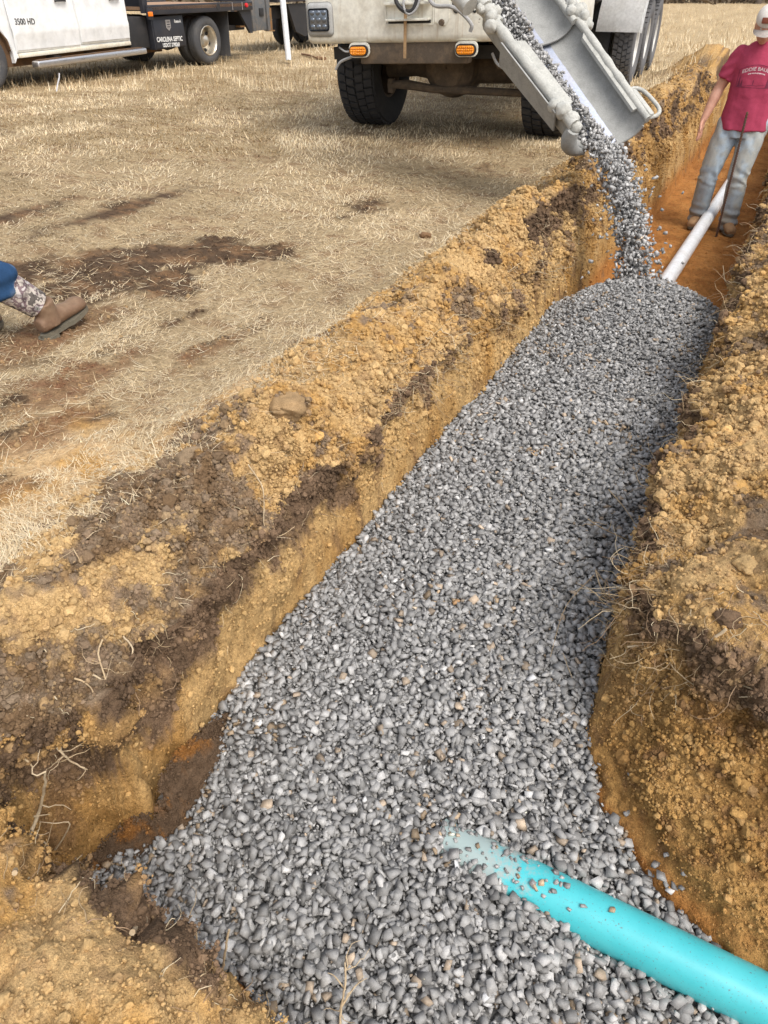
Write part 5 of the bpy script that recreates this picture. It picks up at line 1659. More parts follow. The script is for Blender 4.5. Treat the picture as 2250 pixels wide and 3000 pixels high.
# doors: pressed panels proud of the shell, a crease along each
def door(y0, y1, zb, name='door', label=None):
    bm = bmesh.new()
    sect = [(zb, .085), (zb + .03, .062), (.60, .052), (.655, .040), (.70, .036), (.78, .050), (.95, .052), (1.18, .058), (1.20, .085)]
    ys = [y0, y0 + .012, y1 - .012, y1]
    rows = []
    for y in ys:
        e = .030 if y in (y0, y1) else 0.0
        dz = (y - 1.9) * -.012
        rows.append([bm.verts.new((x + e, y, z + dz * (z < .9) * .6)) for z, x in sect])
    for i in range(3):
        for j in range(len(sect) - 1): bm.faces.new((rows[i][j], rows[i][j + 1], rows[i + 1][j + 1], rows[i + 1][j]))
    d = pp(name, bm, m_white, smooth=28)
    return d
d1 = door(2.965, 4.150, .450); d2 = door(1.905, 2.950, .478)
for d, y in ((d1, 3.12), (d2, 2.05)):
    bm = bmesh.new(); add_tube(bm, [(.035, y, 1.02), (.02, y + .03, 1.025), (.02, y + .17, 1.025), (.035, y + .20, 1.02)], .014, 8); pp('handle', bm, m_black, d)
for (y0, y1) in ((3.05, 3.95), (2.05, 2.88)):
    bm = bmesh.new(); add_prism(bm, [(.093, y0, 1.30), (.093, y1, 1.30), (.093, min(y1, 3.70), 1.80), (.093, y0 + .04, 1.80)], (.006, 0, 0)); pp('window', bm, m_glass, body, None)
bm = bmesh.new(); add_box(bm, (.085, 3.02, .415), (.05, 2.22, .055), rot=Matrix.Rotation(R(-.9), 3, 'X'), bevel=.012); pp('rocker', bm, m_white_low, body)
bm = bmesh.new(); add_box(bm, (1.0, 3.2, .33), (1.5, 4.4, .14)); add_box(bm, (.42, FWY, .62), (.5, 1.0, .7)); pp('underbody', bm, m_mud)
bm = bmesh.new(); add_prism(bm, [(.10, y, z) for y, z in [(4.17, .46), (4.23, .46)] + arc(FWY, .40, .47, 173, 100, 6) + arc(FWY, .40, .50, 100, 173, 6)], (.3, 0, 0)); pp('arch_liner', bm, m_mud, smooth=None)
flat_text('badge', '3500 HD', .105, Matrix.Translation((.046, 4.09, .765)) @ Matrix.Rotation(R(-90), 4, 'Z') @ Matrix.Rotation(R(90), 4, 'X') @ Matrix.Rotation(R(-1.5), 4, 'Z'), m_black, d1, ext=.003, sx=.88)
# chrome side step on brackets
bm = bmesh.new(); add_box(bm, (-.045, 2.88, .305), (.15, 2.24, .085), rot=Matrix.Rotation(R(-1.0), 3, 'X'), bevel=.022, seg=3); stp = pp('side_step', bm, m_chrome)
bm = bmesh.new(); add_box(bm, (-.03, 2.88, .352), (.10, 2.1, .012), rot=Matrix.Rotation(R(-1.0), 3, 'X')); pp('step_pad', bm, m_mud, stp)
for y in (2.1, 2.75, 3.5):
    bm = bmesh.new(); add_box(bm, (.12, y, .34), (.30, .05, .04)); pp('step_bracket', bm, m_black, stp)
# flatbed
bm = bmesh.new(); add_box(bm, (1.04, .09, .888), (2.20, 2.84, .045)); pp('deck', bm, m_woodfloor)
for x in (-.035, 2.11):
    bm = bmesh.new(); add_box(bm, (x, .09, .868), (.05, 2.88, .135), bevel=.006)
    rail = pp('side_rail', bm, m_navy)
    if x < 0:
        bm = bmesh.new(); add_lathe(bm, [(.001, -.03), (.05, -.03), (.056, 0)], 20, Matrix.Translation((x, -.30, .872))); pp('rail_port', bm, m_black, rail)
        for y in (-.72, -1.02):
            bm = bmesh.new(); add_box(bm, (x - .028, y, .872), (.006, .012, .12)); pp('weld_seam', bm, m_silver, rail)
        bm = bmesh.new(); add_lathe(bm, [(.001, -.04), (.033, -.035), (.036, 0)], 16, Matrix.Translation((x - .02, -1.14, .88))); pp('marker_lamp', bm, m_red, rail)
        bm = bmesh.new(); add_box(bm, (x - .02, 1.50, .815), (.05, .11, .15), bevel=.005); pp('lamp_box', bm, m_navy, rail)
        bm = bmesh.new(); add_box(bm, (x - .05, 1.51, .815), (.02, .10, .062), bevel=.005); pp('side_lamp', bm, m_orange, rail)
bm = bmesh.new(); add_box(bm, (1.04, 1.45, 1.35), (2.0, .07, 1.0)); add_box(bm, (.02, 1.55, 1.05), (.07, .07, .45)); pp('headboard', bm, m_navy)
bm = bmesh.new(); add_box(bm, (1.0, -.3, .55), (.8, 3.2, .2)); add_box(bm, (1.0, -1.3, .66), (1.9, .1, .22)); pp('frame', bm, m_black)
# underbed toolbox, the deeper panel before it, the tail bracket, the mud flap
bm = bmesh.new(); add_box(bm, (.28, 1.000, .545), (.50, .80, .46), rot=Matrix.Rotation(R(-1.2), 3, 'X'), bevel=.008); tb = pp('toolbox', bm, m_navy)
bm = bmesh.new(); add_box(bm, (.026, 1.000, .53), (.012, .74, .40), rot=Matrix.Rotation(R(-1.2), 3, 'X'), bevel=.004); lid = pp('toolbox_door', bm, m_navy, tb)
bm = bmesh.new(); add_box(bm, (.30, 1.66, .56), (.40, .46, .44), bevel=.02); pp('deep_panel', bm, m_black)  # plain dark box set back between cab and toolbox
bm = bmesh.new(); add_prism(bm, [(.0, -.98, .80), (.0, -1.36, .80), (.0, -1.36, .43), (.0, -1.29, .43)], (.05, 0, 0)); pp('tail_bracket', bm, m_navy, smooth=None)
bm = bmesh.new(); add_box(bm, (.30, -.66, .45), (.52, .012, .72), rot=Matrix.Rotation(R(4), 3, 'X')); pp('mud_flap', bm, m_tyre)
SIDE = Matrix.Rotation(R(-90), 4, 'Z') @ Matrix.Rotation(R(90), 4, 'X') @ Matrix.Rotation(R(-1.2), 4, 'Z')
flat_text('company_name', 'CAROLINA SEPTIC', .098, Matrix.Translation((.018, 1.345, .420)) @ SIDE, m_letter, lid, bold=.0015, sx=.80)
flat_text('registration_number', 'USDOT 3790269', .083, Matrix.Translation((.018, 1.215, .338)) @ SIDE, m_letter, lid, bold=.0010, sx=.72)
flat_text('maker_plate', 'Reese-A', .068, Matrix.Translation((.018, .845, .672)) @ SIDE, m_letter, lid, bold=.001, sx=.72)
bm = bmesh.new(); add_prism(bm, [(.019, 1.07, .72), (.019, .955, .72), (.019, .955, .61), (.019, 1.01, .565), (.019, 1.07, .61)], (-.008, 0, 0)); sh = pp('shield_badge', bm, m_silver, lid, None)
bm = bmesh.new()
for z in (.69, .655, .62): add_box(bm, (.010, 1.012, z), (.004, .07, .012))
pp('shield_bars', bm, m_navy, sh)
# wheels: dual rears with dished steel rims
def car_wheel(loc, rad=.375, wid=.215, dish=-1, out=True, deep=True):
    w = empty('wheel', loc); w.parent = pick
    h = wid / 2; rr = rad * .60
    bm = bmesh.new()
    add_lathe(bm, [(rr, -h * .85), (rr * 1.08, -h), (rad * .82, -h * 1.06), (rad * .95, -h * .90), (rad, -h * .66), (rad, -h * .36), (rad * .985, -h * .34), (rad * .985, -h * .26), (rad, -h * .24), (rad, h * .24), (rad * .985, h * .26), (rad * .985, h * .34), (rad, h * .36), (rad, h * .66), (rad * .95, h * .90), (rad * .82, h * 1.06), (rr * 1.08, h), (rr, h * .85)], 48)
    bm_obj('tyre', bm, m_tyre, w, 40)
    if out:
        d = dish
        bm = bmesh.new()
        add_lathe(bm, [(rr * 1.04, h * .98 * d), (rr * 1.0, h * 1.03 * d), (rr * .95, h * .92 * d), (rr * .90, h * .55 * d), (rr * .86, -h * .1 * d), (rr * .80, -h * .35 * d), (rr * .60, -h * .30 * d), (rr * .47, -h * .28 * d), (rr * .42, h * .05 * d), (rr * .34, h * .42 * d), (rr * .20, h * .56 * d), (.003, h * .60 * d)], 44)
        rim = bm_obj('rim', bm, m_rimsteel, w, 35)
        hole = None
        for k in range(6):
            a = 2 * math.pi * (k + .3) / 6
            if hole is None:
                bm = bmesh.new(); add_lathe(bm, [(.001, -.02), (.026, -.018), (.029, .0)], 14)
                hole = q = bm_obj('hand_hole', bm, m_black, rim, 30)
            else: q = hole.copy(); COL.objects.link(q)
            q.location = (-h * .28 * d + .004 * d, rr * .68 * math.cos(a), rr * .68 * math.sin(a))
    return w
car_wheel((.11, 0, .372)); car_wheel((.37, 0, .372), out=False); car_wheel((1.95, 0, .372), dish=1); car_wheel((1.69, 0, .372), out=False)
car_wheel((.22, FWY, .385), rad=.39, wid=.24); car_wheel((1.86, FWY, .385), rad=.39, wid=.24, dish=1)
bm = bmesh.new(); add_tube(bm, [(.3, 0, .37), (1.75, 0, .37)], .07, 10); add_lathe(bm, [(.01, -.2), (.15, -.14), (.18, 0), (.15, .14), (.01, .2)], 16, Matrix.Translation((1.03, 0, .37))); pp('rear_axle', bm, m_black)

# trailer hitched behind: posts, jack, deck beams, wheels
trl = empty('trailer', rwp - FW * 1.9, math.atan2(-FW.x, FW.y))
tag(trl, 'dark equipment trailer hitched behind the white pickup', 'trailer')
m_trl = dirty('weathered_steel', (0.11, 0.115, 0.12), (0.25, 0.20, 0.15), 0.8, 7, 0.7)
m_leaf = dirty('rust_patch', (0.22, 0.11, 0.04), (0.10, 0.11, 0.07), .8, 18, .9)
def tp(name, bm, mat, smooth=30): return bm_obj(name, bm, mat, trl, smooth)
bm = bmesh.new(); add_box(bm, (.50, .25, .68), (.12, .18, .36), bevel=.01); tp('coupler', bm, m_leaf)
bm = bmesh.new(); add_box(bm, (.42, -.02, .82), (.14, .10, .80), bevel=.008); tp('post', bm, m_trl)
bm = bmesh.new(); add_box(bm, (.42, -.28, .74), (.10, .36, .62), bevel=.008); tp('front_plate', bm, m_trl)
bm = bmesh.new(); add_box(bm, (.36, -.30, .74), (.03, .13, .13), bevel=.004); tp('plate_hole', bm, m_black)
bm = bmesh.new(); add_box(bm, (.42, -.56, .86), (.12, .12, .9), bevel=.008); tp('post', bm, m_trl)
bm = bmesh.new(); add_tube(bm, [(.40, -.62, .80), (.40, -.62, .42)], .055, 12); add_lathe(bm, [(.001, 0), (.10, 0), (.10, .02), (.001, .02)], 16, Matrix.Translation((.40, -.62, .40)) @ Matrix.Rotation(R(-90), 4, 'Y')); tp('jack', bm, m_leaf)
bm = bmesh.new(); add_box(bm, (.30, -3.2, .96), (.16, 5.0, .13), bevel=.008); add_box(bm, (1.8, -3.2, .96), (.16, 5.0, .13), bevel=.008); add_box(bm, (1.05, -.8, .96), (1.5, .14, .13)); tp('deck_beam', bm, m_navy)
bm = bmesh.new(); add_box(bm, (1.05, -3.2, 1.04), (1.6, 4.9, .05)); tp('deck', bm, m_woodfloor)
bm = bmesh.new(); add_box(bm, (1.0, -3.0, .70), (.9, 4.6, .20)); tp('undercarriage', bm, m_black)
bm = bmesh.new(); add_prism(bm, [(.28, -1.15, .86), (.28, -2.6, .86), (.28, -2.6, .30), (.28, -1.75, .26), (.28, -1.42, .36)], (.06, 0, 0)); tp('side_panel', bm, m_black, None)
for y in (-3.0, -3.8):
    for x in (.42, 1.7):
        bm = bmesh.new(); add_lathe(bm, [(.2, -.09), (.26, -.10), (.34, -.09), (.365, -.05), (.365, .05), (.34, .09), (.26, .10), (.2, .09), (.16, .05), (.01, .05)], 32, Matrix.Translation((x, y, .36))); tp('wheel', bm, m_tyre)
# ------------------------------------------------------------------ people
def fused(name, bm, voxel, mat, parent, smooth_it=4, disp=None, tint=None):
    """overlapping lofts fused into one continuous skin"""
    bmesh.ops.recalc_face_normals(bm, faces=bm.faces)
    me = bpy.data.meshes.new(name); bm.to_mesh(me); bm.free()
    o = bpy.data.objects.new(name, me); COL.objects.link(o)
    md = o.modifiers.new('r', 'REMESH'); md.mode = 'VOXEL'; md.voxel_size = voxel; md.use_smooth_shade = True
    ms = o.modifiers.new('s', 'SMOOTH'); ms.factor = .5; ms.iterations = smooth_it
    me2 = bpy.data.meshes.new_from_object(o.evaluated_get(bpy.context.evaluated_depsgraph_get()))
    me2.name = name
    bpy.data.objects.remove(o); bpy.data.meshes.remove(me)
    o = bpy.data.objects.new(name, me2); COL.objects.link(o); o.parent = parent
    me2.materials.clear(); me2.materials.append(mat)
    n = len(me2.vertices)
    if disp or tint:
        V = np.empty(n * 3, dtype=np.float32); me2.vertices.foreach_get('co', V); V = V.reshape(-1, 3).astype(np.float64)
        N = np.empty(n * 3, dtype=np.float32); me2.vertices.foreach_get('normal', N); N = N.reshape(-1, 3)
        if disp: me2.vertices.foreach_set('co', (V + N * disp(V)[:, None]).astype(np.float32).ravel()); me2.update()
        if tint:
            ca = me2.color_attributes.new('tint', 'FLOAT_COLOR', 'POINT'); c4 = np.ones((n, 4), dtype=np.float32); c4[:, :3] = tint(V); ca.data.foreach_set('color', c4.ravel())
    me2.polygons.foreach_set('use_smooth', np.ones(len(me2.polygons), dtype=bool))
    return o

def ell(bm, c, rx, ry, rz, rot=None, u=18, v=12):
    M = Matrix.Translation(c) @ (rot.to_4x4() if rot else Matrix.Identity(4)) @ Matrix.Diagonal((rx, ry, rz, 1))
    bmesh.ops.create_uvsphere(bm, u_segments=u, v_segments=v, radius=1.0, matrix=M)

def torso_loft(bm, st, n=24):
    """st: (centre, half width x, half depth y)"""
    rings = []
    for c, rx, ry in st:
        c = Vector(c)
        rings.append([bm.verts.new(c + Vector((rx * math.copysign(abs(math.cos(a)) ** .85, math.cos(a)), ry * math.copysign(abs(math.sin(a)) ** .85, math.sin(a)), 0))) for a in [2 * math.pi * k / n for k in range(n)]])
    for i in range(len(rings) - 1):
        for k in range(n): bm.faces.new((rings[i][k], rings[i][(k + 1) % n], rings[i + 1][(k + 1) % n], rings[i + 1][k]))
    bm.faces.new(rings[0][::-1]); bm.faces.new(rings[-1])

def limb(bm, pts, rads, n=16):
    add_tube(bm, smooth_path([Vector(p) for p in pts], 4), list(np.interp(np.linspace(0, len(pts) - 1, (len(pts) - 1) * 4 + 1), range(len(pts)), rads)), n)
    ell(bm, Vector(pts[0]), *(rads[0],) * 3); ell(bm, Vector(pts[-1]), *(rads[-1],) * 3)

def hand(bm, wrist, dirn, palm_n, side, curl=.5):
    """palm and five fingers. dirn: along the hand; palm_n: out of the back of the hand; side: +1/-1 where the thumb sits along d x n"""
    d = Vector(dirn).normalized(); nrm = Vector(palm_n); nrm = (nrm - d * nrm.dot(d)).normalized(); w = d.cross(nrm) * side
    wrist = Vector(wrist)
    q = Matrix((w, d, nrm)).transposed()
    ell(bm, wrist + d * .048, .041, .055, .017, q)
    ell(bm, wrist + d * .02 + w * .012, .026, .035, .018, q)
    for (off, L, a) in ((.030, .078, .9), (.010, .086, 1.0), (-.011, .080, 1.1), (-.031, .064, 1.2)):
        p = wrist + d * .088 + w * off; dd = d.copy(); pts = [wrist + d * .05 + w * off * .8, p]
        for k in range(3):
            dd = (Matrix.Rotation(curl * a * (.45 if k else .3), 3, w if side > 0 else -w) @ dd) if True else dd
            if dd.dot(nrm) > 0 and k == 0: dd = (dd - nrm * 2 * dd.dot(nrm))
            pts.append(pts[-1] + dd.normalized() * L * (.44, .31, .25)[k])
        add_tube(bm, pts, [.0095, .0100, .0092, .0085, .0068], 8); ell(bm, pts[-1], .0068, .0068, .0068, u=8, v=6)
    t0 = wrist + d * .022 + w * .026
    pts = [t0, t0 + w * .022 + d * .026 - nrm * .010, t0 + w * .030 + d * .056 - nrm * .020, t0 + w * .028 + d * .078 - nrm * .028]
    add_tube(bm, pts, [.015, .0125, .0105, .0082], 8); ell(bm, pts[-1], .0082, .0082, .0082, u=8, v=6)

m_skin = new_mat('skin')[0]; nt = m_skin.node_tree; b = nt.nodes['Principled BSDF']; co = n_coord(nt)
n1 = n_noise(nt, 16, 4, .6, co); r1 = n_ramp(nt, n1.outputs[0], [(.3, (0.46, 0.225, 0.150)), (.7, (0.56, 0.300, 0.210))]); nt.links.new(r1.outputs[0], b.inputs['Base Color'])
b.inputs['Roughness'].default_value = .55; b.inputs['Subsurface Weight'].default_value = .08; b.inputs['Subsurface Radius'].default_value = (.01, .004, .002)
m_shirt = dirty('pink_cotton', (0.36, 0.050, 0.095), (0.27, 0.038, 0.075), 0.6, 5, 0.9, spec=.15, fine=170)
m_jeans = tint_mat('faded_denim', .9, .15, 120, (.25, .002), .12)
m_blue_denim = tint_mat('blue_denim', .9, .15, 160, (.3, .002), .18)
m_boot = dirty('brown_leather', (0.165, 0.095, 0.055), (0.27, 0.19, 0.12), .7, 14, .65, fine=60, bump=.2)
m_sole = dirty('boot_sole', (0.12, 0.105, 0.075), (0.20, 0.16, 0.11), .7, 14, .9)
m_tanboot = dirty('tan_boot', (0.30, 0.18, 0.09), (0.2, 0.1, 0.045), .7, 14, .8)
m_cap = dirty('cap_cloth', (0.62, 0.58, 0.54), (0.45, 0.40, 0.35), .5, 10, .9)
m_patch = dirty('rust_red_patch', (0.20, 0.055, 0.03), None, .4, 20, .8)
m_hair = dirty('dark_hair', (0.035, 0.022, 0.015), None, .4, 60, .6)
m_eye = new_mat('eye')[0]; m_eye.node_tree.nodes['Principled BSDF'].inputs['Base Color'].default_value = (.5, .48, .45, 1)

def boot(parent, ankle, yaw, pitch, mat, length=.30, floor=None, shaft=.10, name='boot'):
    """ankle joint, toes towards local -Y before yaw; pitch lifts the toes"""
    bm = bmesh.new()
    k = length / .30
    M = Matrix.Translation(ankle) @ Matrix.Rotation(yaw, 4, 'Z') @ Matrix.Rotation(-pitch, 4, 'X')
    st = [((0, .085, -.045), .036, .034), ((0, .05, -.042), .041, .046), ((0, 0, -.035), .043, .056), ((0, -.06, -.046), .047, .045), ((0, -.12, -.056), .051, .036), ((0, -.17, -.062), .049, .030), ((0, -.205, -.066), .036, .024)]
    rings = []
    for c, rx, rz in st:
        rings.append([bm.verts.new(Vector(c) * k + Vector((rx * k * math.cos(a), 0, rz * k * math.sin(a)))) for a in [2 * math.pi * j / 16 for j in range(16)]])
    for i in range(len(rings) - 1):
        for j in range(16): bm.faces.new((rings[i][j], rings[i][(j + 1) % 16], rings[i + 1][(j + 1) % 16], rings[i + 1][j]))
    bm.faces.new(rings[0][::-1]); bm.faces.new(rings[-1])
    add_tube(bm, [(0, .015, -.06), (0, .012, 0), (0, .015, shaft)], [.05, .048, .054], 16)
    ell(bm, Vector((0, -.15, -.054)) * k, .050 * k, .062 * k, .036 * k)
    bmesh.ops.transform(bm, matrix=M, verts=bm.verts)
    bt = fused(name, bm, .007, mat, parent, 4)
    bm = bmesh.new()
    out = []
    for a in np.linspace(0, 2 * math.pi, 40)[:-1]:
        y = -.06 + .155 * math.sin(a) * 1.0; x = .048 * math.cos(a) * (1.06 if y < -.05 else .86)
        out.append(Vector((x * k * 1.06, y * k * 1.02, -.098)))
    add_prism(bm, out, (0, 0, .020))
    add_prism(bm, [Vector((x, y, -.112)) for x, y in ((-.036, .02), (.036, .02), (.036, .075), (.02, .09), (-.02, .09), (-.036, .075))], (0, 0, .018))
    bmesh.ops.transform(bm, matrix=M, verts=bm.verts)
    bm_obj('sole', bm, m_sole, bt, 40)
    return bt

# ---- the man in the trench
fp = on_plane(2100, 668, -0.60)
man = empty('person', (fp.x - .006, fp.y + .02, -0.615), R(-24))
tag(man, 'man in pink t-shirt, faded jeans and pale cap standing in the trench', 'person')
# left on the picture = -x.  joints
HIPL, HIPR = Vector((-.10, .02, .90)), Vector((.10, .02, .90))
KNL, KNR = Vector((-.17, -.01, .49)), Vector((.075, -.04, .49))
ANL, ANR = Vector((-.185, .10, .10)), Vector((.095, -.01, .10))
SHL, SHR = Vector((-.155, .02, 1.395)), Vector((.155, .02, 1.395))
ELL_, ELR = Vector((-.262, .03, 1.14)), Vector((.262, .03, 1.14))
WRL, WRR = Vector((-.325, -.06, .905)), Vector((.325, -.05, .905))
bm = bmesh.new()
torso_loft(bm, [((0, .02, .86), .15, .11), ((0, .02, .95), .155, .115), ((0, .015, 1.05), .14, .10), ((0, .01, 1.2), .155, .11), ((0, .01, 1.33), .16, .115), ((0, .02, 1.42), .14, .09), ((0, .025, 1.47), .08, .065)])
limb(bm, [(0, .03, 1.43), (0, .015, 1.50), (0, -.02, 1.56)], [.070, .064, .060])
hd = Matrix.Rotation(R(10), 3, 'X')
head_from = len(bm.verts)
ell(bm, (0, .0, 1.70), .076, .095, .108, hd); ell(bm, (0, -.035, 1.632), .056, .062, .062, hd); ell(bm, (0, -.062, 1.60), .030, .03, .028, hd)
ell(bm, (0, -.100, 1.672), .015, .022, .026, hd); ell(bm, (0, -.110, 1.660), .018, .014, .011, hd)
ell(bm, (0, -.090, 1.627), .026, .012, .006); ell(bm, (0, -.088, 1.616), .024, .012, .007)
for sx in (-1, 1):
    ell(bm, (sx * .078, .012, 1.675), .010, .022, .034); ell(bm, (sx * .034, -.072, 1.715), .026, .014, .008)
HEAD = Matrix.Translation((-.022, -.01, -.075)) @ Matrix.Translation((0, .02, 1.56)) @ Matrix.Rotation(R(24), 4, 'X') @ Matrix.Translation((0, -.02, -1.56))
bm.verts.ensure_lookup_table(); bmesh.ops.transform(bm, matrix=HEAD, verts=bm.verts[head_from:])
for sh_, el_, wr_ in ((SHL, ELL_, WRL), (SHR, ELR, WRR)):
    limb(bm, [sh_, sh_.lerp(el_, .5), el_, el_.lerp(wr_, .35), wr_], [.058, .052, .044, .046, .029])
hand(bm, WRL, (-.06, -.10, -1), (-.9, .35, 0), -1, .55)
hand(bm, WRR, (.06, -.10, -1), (.9, .35, 0), 1, .55)
for h_, k_, a_ in ((HIPL, KNL, ANL), (HIPR, KNR, ANR)):
    limb(bm, [h_, h_.lerp(k_, .5), k_, k_.lerp(a_, .35), a_], [.085, .075, .056, .055, .038])
fused('body', bm, .0060, m_skin, man, 3)
for sx in (-1, 1):
    bm = bmesh.new(); ell(bm, (sx * .032, -.079, 1.698), .012, .010, .008); bmesh.ops.transform(bm, matrix=HEAD, verts=bm.verts); bm_obj('eye', bm, m_eye, man, 80)
bm = bmesh.new(); ell(bm, (0, .018, 1.722), .083, .097, .092, hd)
bmesh.ops.bisect_plane(bm, geom=bm.verts[:] + bm.edges[:] + bm.faces[:], plane_co=(0, -.02, 1.68), plane_no=(0, -.7, -.6), clear_outer=True)
bmesh.ops.transform(bm, matrix=HEAD, verts=bm.verts); bm_obj('hair', bm, m_hair, man, 80)
# t-shirt
def wrinkle(amp, sc, squash=(1, 1, 1), off=0):
    return lambda V: amp * fbm(V * np.array(squash), sc, 3, off=off)
bm = bmesh.new()
torso_loft(bm, [((0, .015, .835), .193, .142), ((0, .015, .90), .188, .140), ((0, .012, 1.05), .178, .130), ((0, .01, 1.2), .185, .132), ((0, .01, 1.32), .184, .132), ((0, .015, 1.385), .172, .114), ((0, .02, 1.43), .138, .094), ((0, .022, 1.465), .100, .080), ((0, .02, 1.482), .074, .072)])
for sh_, el_ in ((SHL, ELL_), (SHR, ELR)):
    e = sh_.lerp(el_, .74)
    add_tube(bm, [sh_ + Vector((0, 0, .0)), sh_.lerp(el_, .35), e], [.066, .072, .076], 18); ell(bm, sh_, .066, .070, .060)
def shirt_disp(V):
    d = .007 * fbm(V * np.array([1, 1, .55]), 7, 3) + .0035 * fbm(V * np.array([1, 1, 1.6]), 16, 2)
    low = sstep(1.25, .9, V[:, 2])
    d = d + low * .006 * np.sin(V[:, 0] * 34 + 8 * V[:, 2] + 3 * fbm(V, 5, 2))
    arm = np.abs(V[:, 0]) > .19
    return d + np.where(arm, .004 * np.sin(V[:, 2] * 90 + 40 * np.abs(V[:, 0])), 0)
shirt = fused('t_shirt', bm, .0085, m_shirt, man, 3, disp=shirt_disp)
# jeans
def jeans_disp(V):
    z = V[:, 2]
    kn = np.exp(-((z - .47) / .08) ** 2)
    hem = sstep(.26, .10, z)
    return .006 * fbm(V, 8, 3) + kn * .0055 * np.sin(z * 80 + 30 * V[:, 0] + 20 * V[:, 1] + 9 * fbm(V, 6, 2)) + hem * .007 * np.sin(z * 80 + 9 * V[:, 0]) + .004 * np.sin(V[:, 0] * 60 + z * 30) * sstep(.6, .85, z)
def jeans_tint(V):
    z = V[:, 2]; n = fbm(V, 7, 4); n2 = fbm(V, 22, 3)
    c = np.array([.35, .42, .48])[None] * np.ones((len(V), 1))
    mud = sstep(-.12, .28, n + .35 * np.exp(-((z - .62) / .22) ** 2) - .12)
    c = c * (1 - .55 * mud[:, None]) + np.array([.38, .33, .23]) * .55 * mud[:, None]
    c = c * (1 - .5 * sstep(.1, .4, n2)[:, None]) + np.array([.22, .27, .31]) * .5 * sstep(.1, .4, n2)[:, None]
    hem = sstep(.28, .08, z)[:, None] * .4
    return c * (1 - hem) + np.array([.20, .15, .10]) * hem
bm = bmesh.new()
torso_loft(bm, [((0, .02, .78), .150, .125), ((0, .02, .88), .172, .130), ((0, .02, .98), .165, .122), ((0, .015, 1.03), .158, .115)])
for h_, k_, a_ in ((HIPL, KNL, ANL), (HIPR, KNR, ANR)):
    limb(bm, [h_ + Vector((0, 0, -.02)), h_.lerp(k_, .5), k_, k_.lerp(a_, .5), a_ + Vector((0, .01, -.035))], [.108, .102, .086, .083, .082])
fused('jeans', bm, .0085, m_jeans, man, 3, disp=jeans_disp, tint=jeans_tint)
boot(man, ANL, R(-8), 0, m_tanboot); boot(man, ANR, R(14), 0, m_tanboot)
# cap: crown, brim, patch
bm = bmesh.new(); ell(bm, (0, .004, 1.738), .090, .108, .088, hd, 28, 16)
bmesh.ops.bisect_plane(bm, geom=bm.verts[:] + bm.edges[:] + bm.faces[:], plane_co=(0, 0, 1.728), plane_no=(0, -.17, 1), clear_inner=True)
bmesh.ops.transform(bm, matrix=HEAD, verts=bm.verts); cap = bm_obj('cap', bm, m_cap, man, 60)
bm = bmesh.new(); vt = []
for r0, dz in ((.086, .002), (.13, .0), (.175, -.012)):
    vt.append([bm.verts.new((.102 * math.sin(a) * (1 if r0 < .1 else .93), .004 - r0 * max(.25, math.cos(a)) - (.018 if r0 < .1 else .012), 1.716 + dz - .020 * abs(math.sin(a)) ** 2 - .02)) for a in np.linspace(-1.25, 1.25, 15)])
for i in range(2):
    for j in range(14): bm.faces.new((vt[i][j], vt[i][j + 1], vt[i + 1][j + 1], vt[i + 1][j]))
bmesh.ops.solidify(bm, geom=bm.faces[:], thickness=.006)
bmesh.ops.transform(bm, matrix=HEAD, verts=bm.verts); bm_obj('brim', bm, m_cap, cap, 60)
bm = bmesh.new(); add_box(bm, (0, -.106, 1.770), (.085, .012, .040), rot=Matrix.Rotation(R(-22), 3, 'X'), bevel=.004); bmesh.ops.transform(bm, matrix=HEAD, verts=bm.verts); bm_obj('cap_patch', bm, m_patch, cap, 40)
# print on the chest, laid on the cloth
from mathutils.bvhtree import BVHTree
sb = BVHTree.FromPolygons([v.co[:] for v in shirt.data.vertices], [p.vertices[:] for p in shirt.data.polygons])
def drape(o, gap):
    me = o.data
    bmq = bmesh.new(); bmq.from_mesh(me)
    bmesh.ops.triangulate(bmq, faces=bmq.faces[:])
    bmesh.ops.subdivide_edges(bmq, edges=[e for e in bmq.edges if e.calc_length() > .02], cuts=2)
    bmq.to_mesh(me); bmq.free()
    for v in me.vertices:
        h = sb.ray_cast(Vector((v.co.x, -.6, v.co.z)), Vector((0, 1, 0)))
        v.co.y = (h[0].y if h[0] else -.12) - gap
m_print = dirty('pale_print', (0.66, 0.50, 0.52), None, .3, 40, .9); m_printd = dirty('dark_print', (0.15, 0.020, 0.05), None, .3, 40, .9)
def arch_text(body, size, cz, mat, bow, sx=1.0):
    o = flat_text('print_lettering', body, size, UPRIGHT, mat, shirt, ext=0, align='CENTER', bold=.0006, sx=sx)
    for v in o.data.vertices: v.co.z += cz - bow * v.co.x ** 2 * 8
    drape(o, .0016); return o
arch_text('EDDIE BAUER', .036, 1.285, m_print, .25, 1.05)
arch_text('LIVE YOUR ADVENTURE', .012, 1.262, m_print, .25, 1.0)
def strip(name, pts, w, mat):
    bm = bmesh.new()
    for a, b_ in zip(pts[:-1], pts[1:]):
        d = Vector((b_[0] - a[0], 0, b_[1] - a[1])).normalized(); s_ = Vector((-d.z, 0, d.x)) * w / 2
        A, B = Vector((a[0], 0, a[1])) - d * w * .3, Vector((b_[0], 0, b_[1])) + d * w * .3
        bm.faces.new([bm.verts.new(q) for q in (A - s_, B - s_, B + s_, A + s_)])
    o = bm_obj(name, bm, mat, shirt); drape(o, .0014); return o
fr = [(-.135, 1.165), (-.135, 1.285)] + [(x, 1.325 - 2.2 * x * x) for x in np.linspace(-.13, .13, 9)] + [(.135, 1.285), (.135, 1.165)] + [(x, 1.162) for x in np.linspace(.13, -.135, 7)]
strip('print_border', fr, .0035, m_printd)
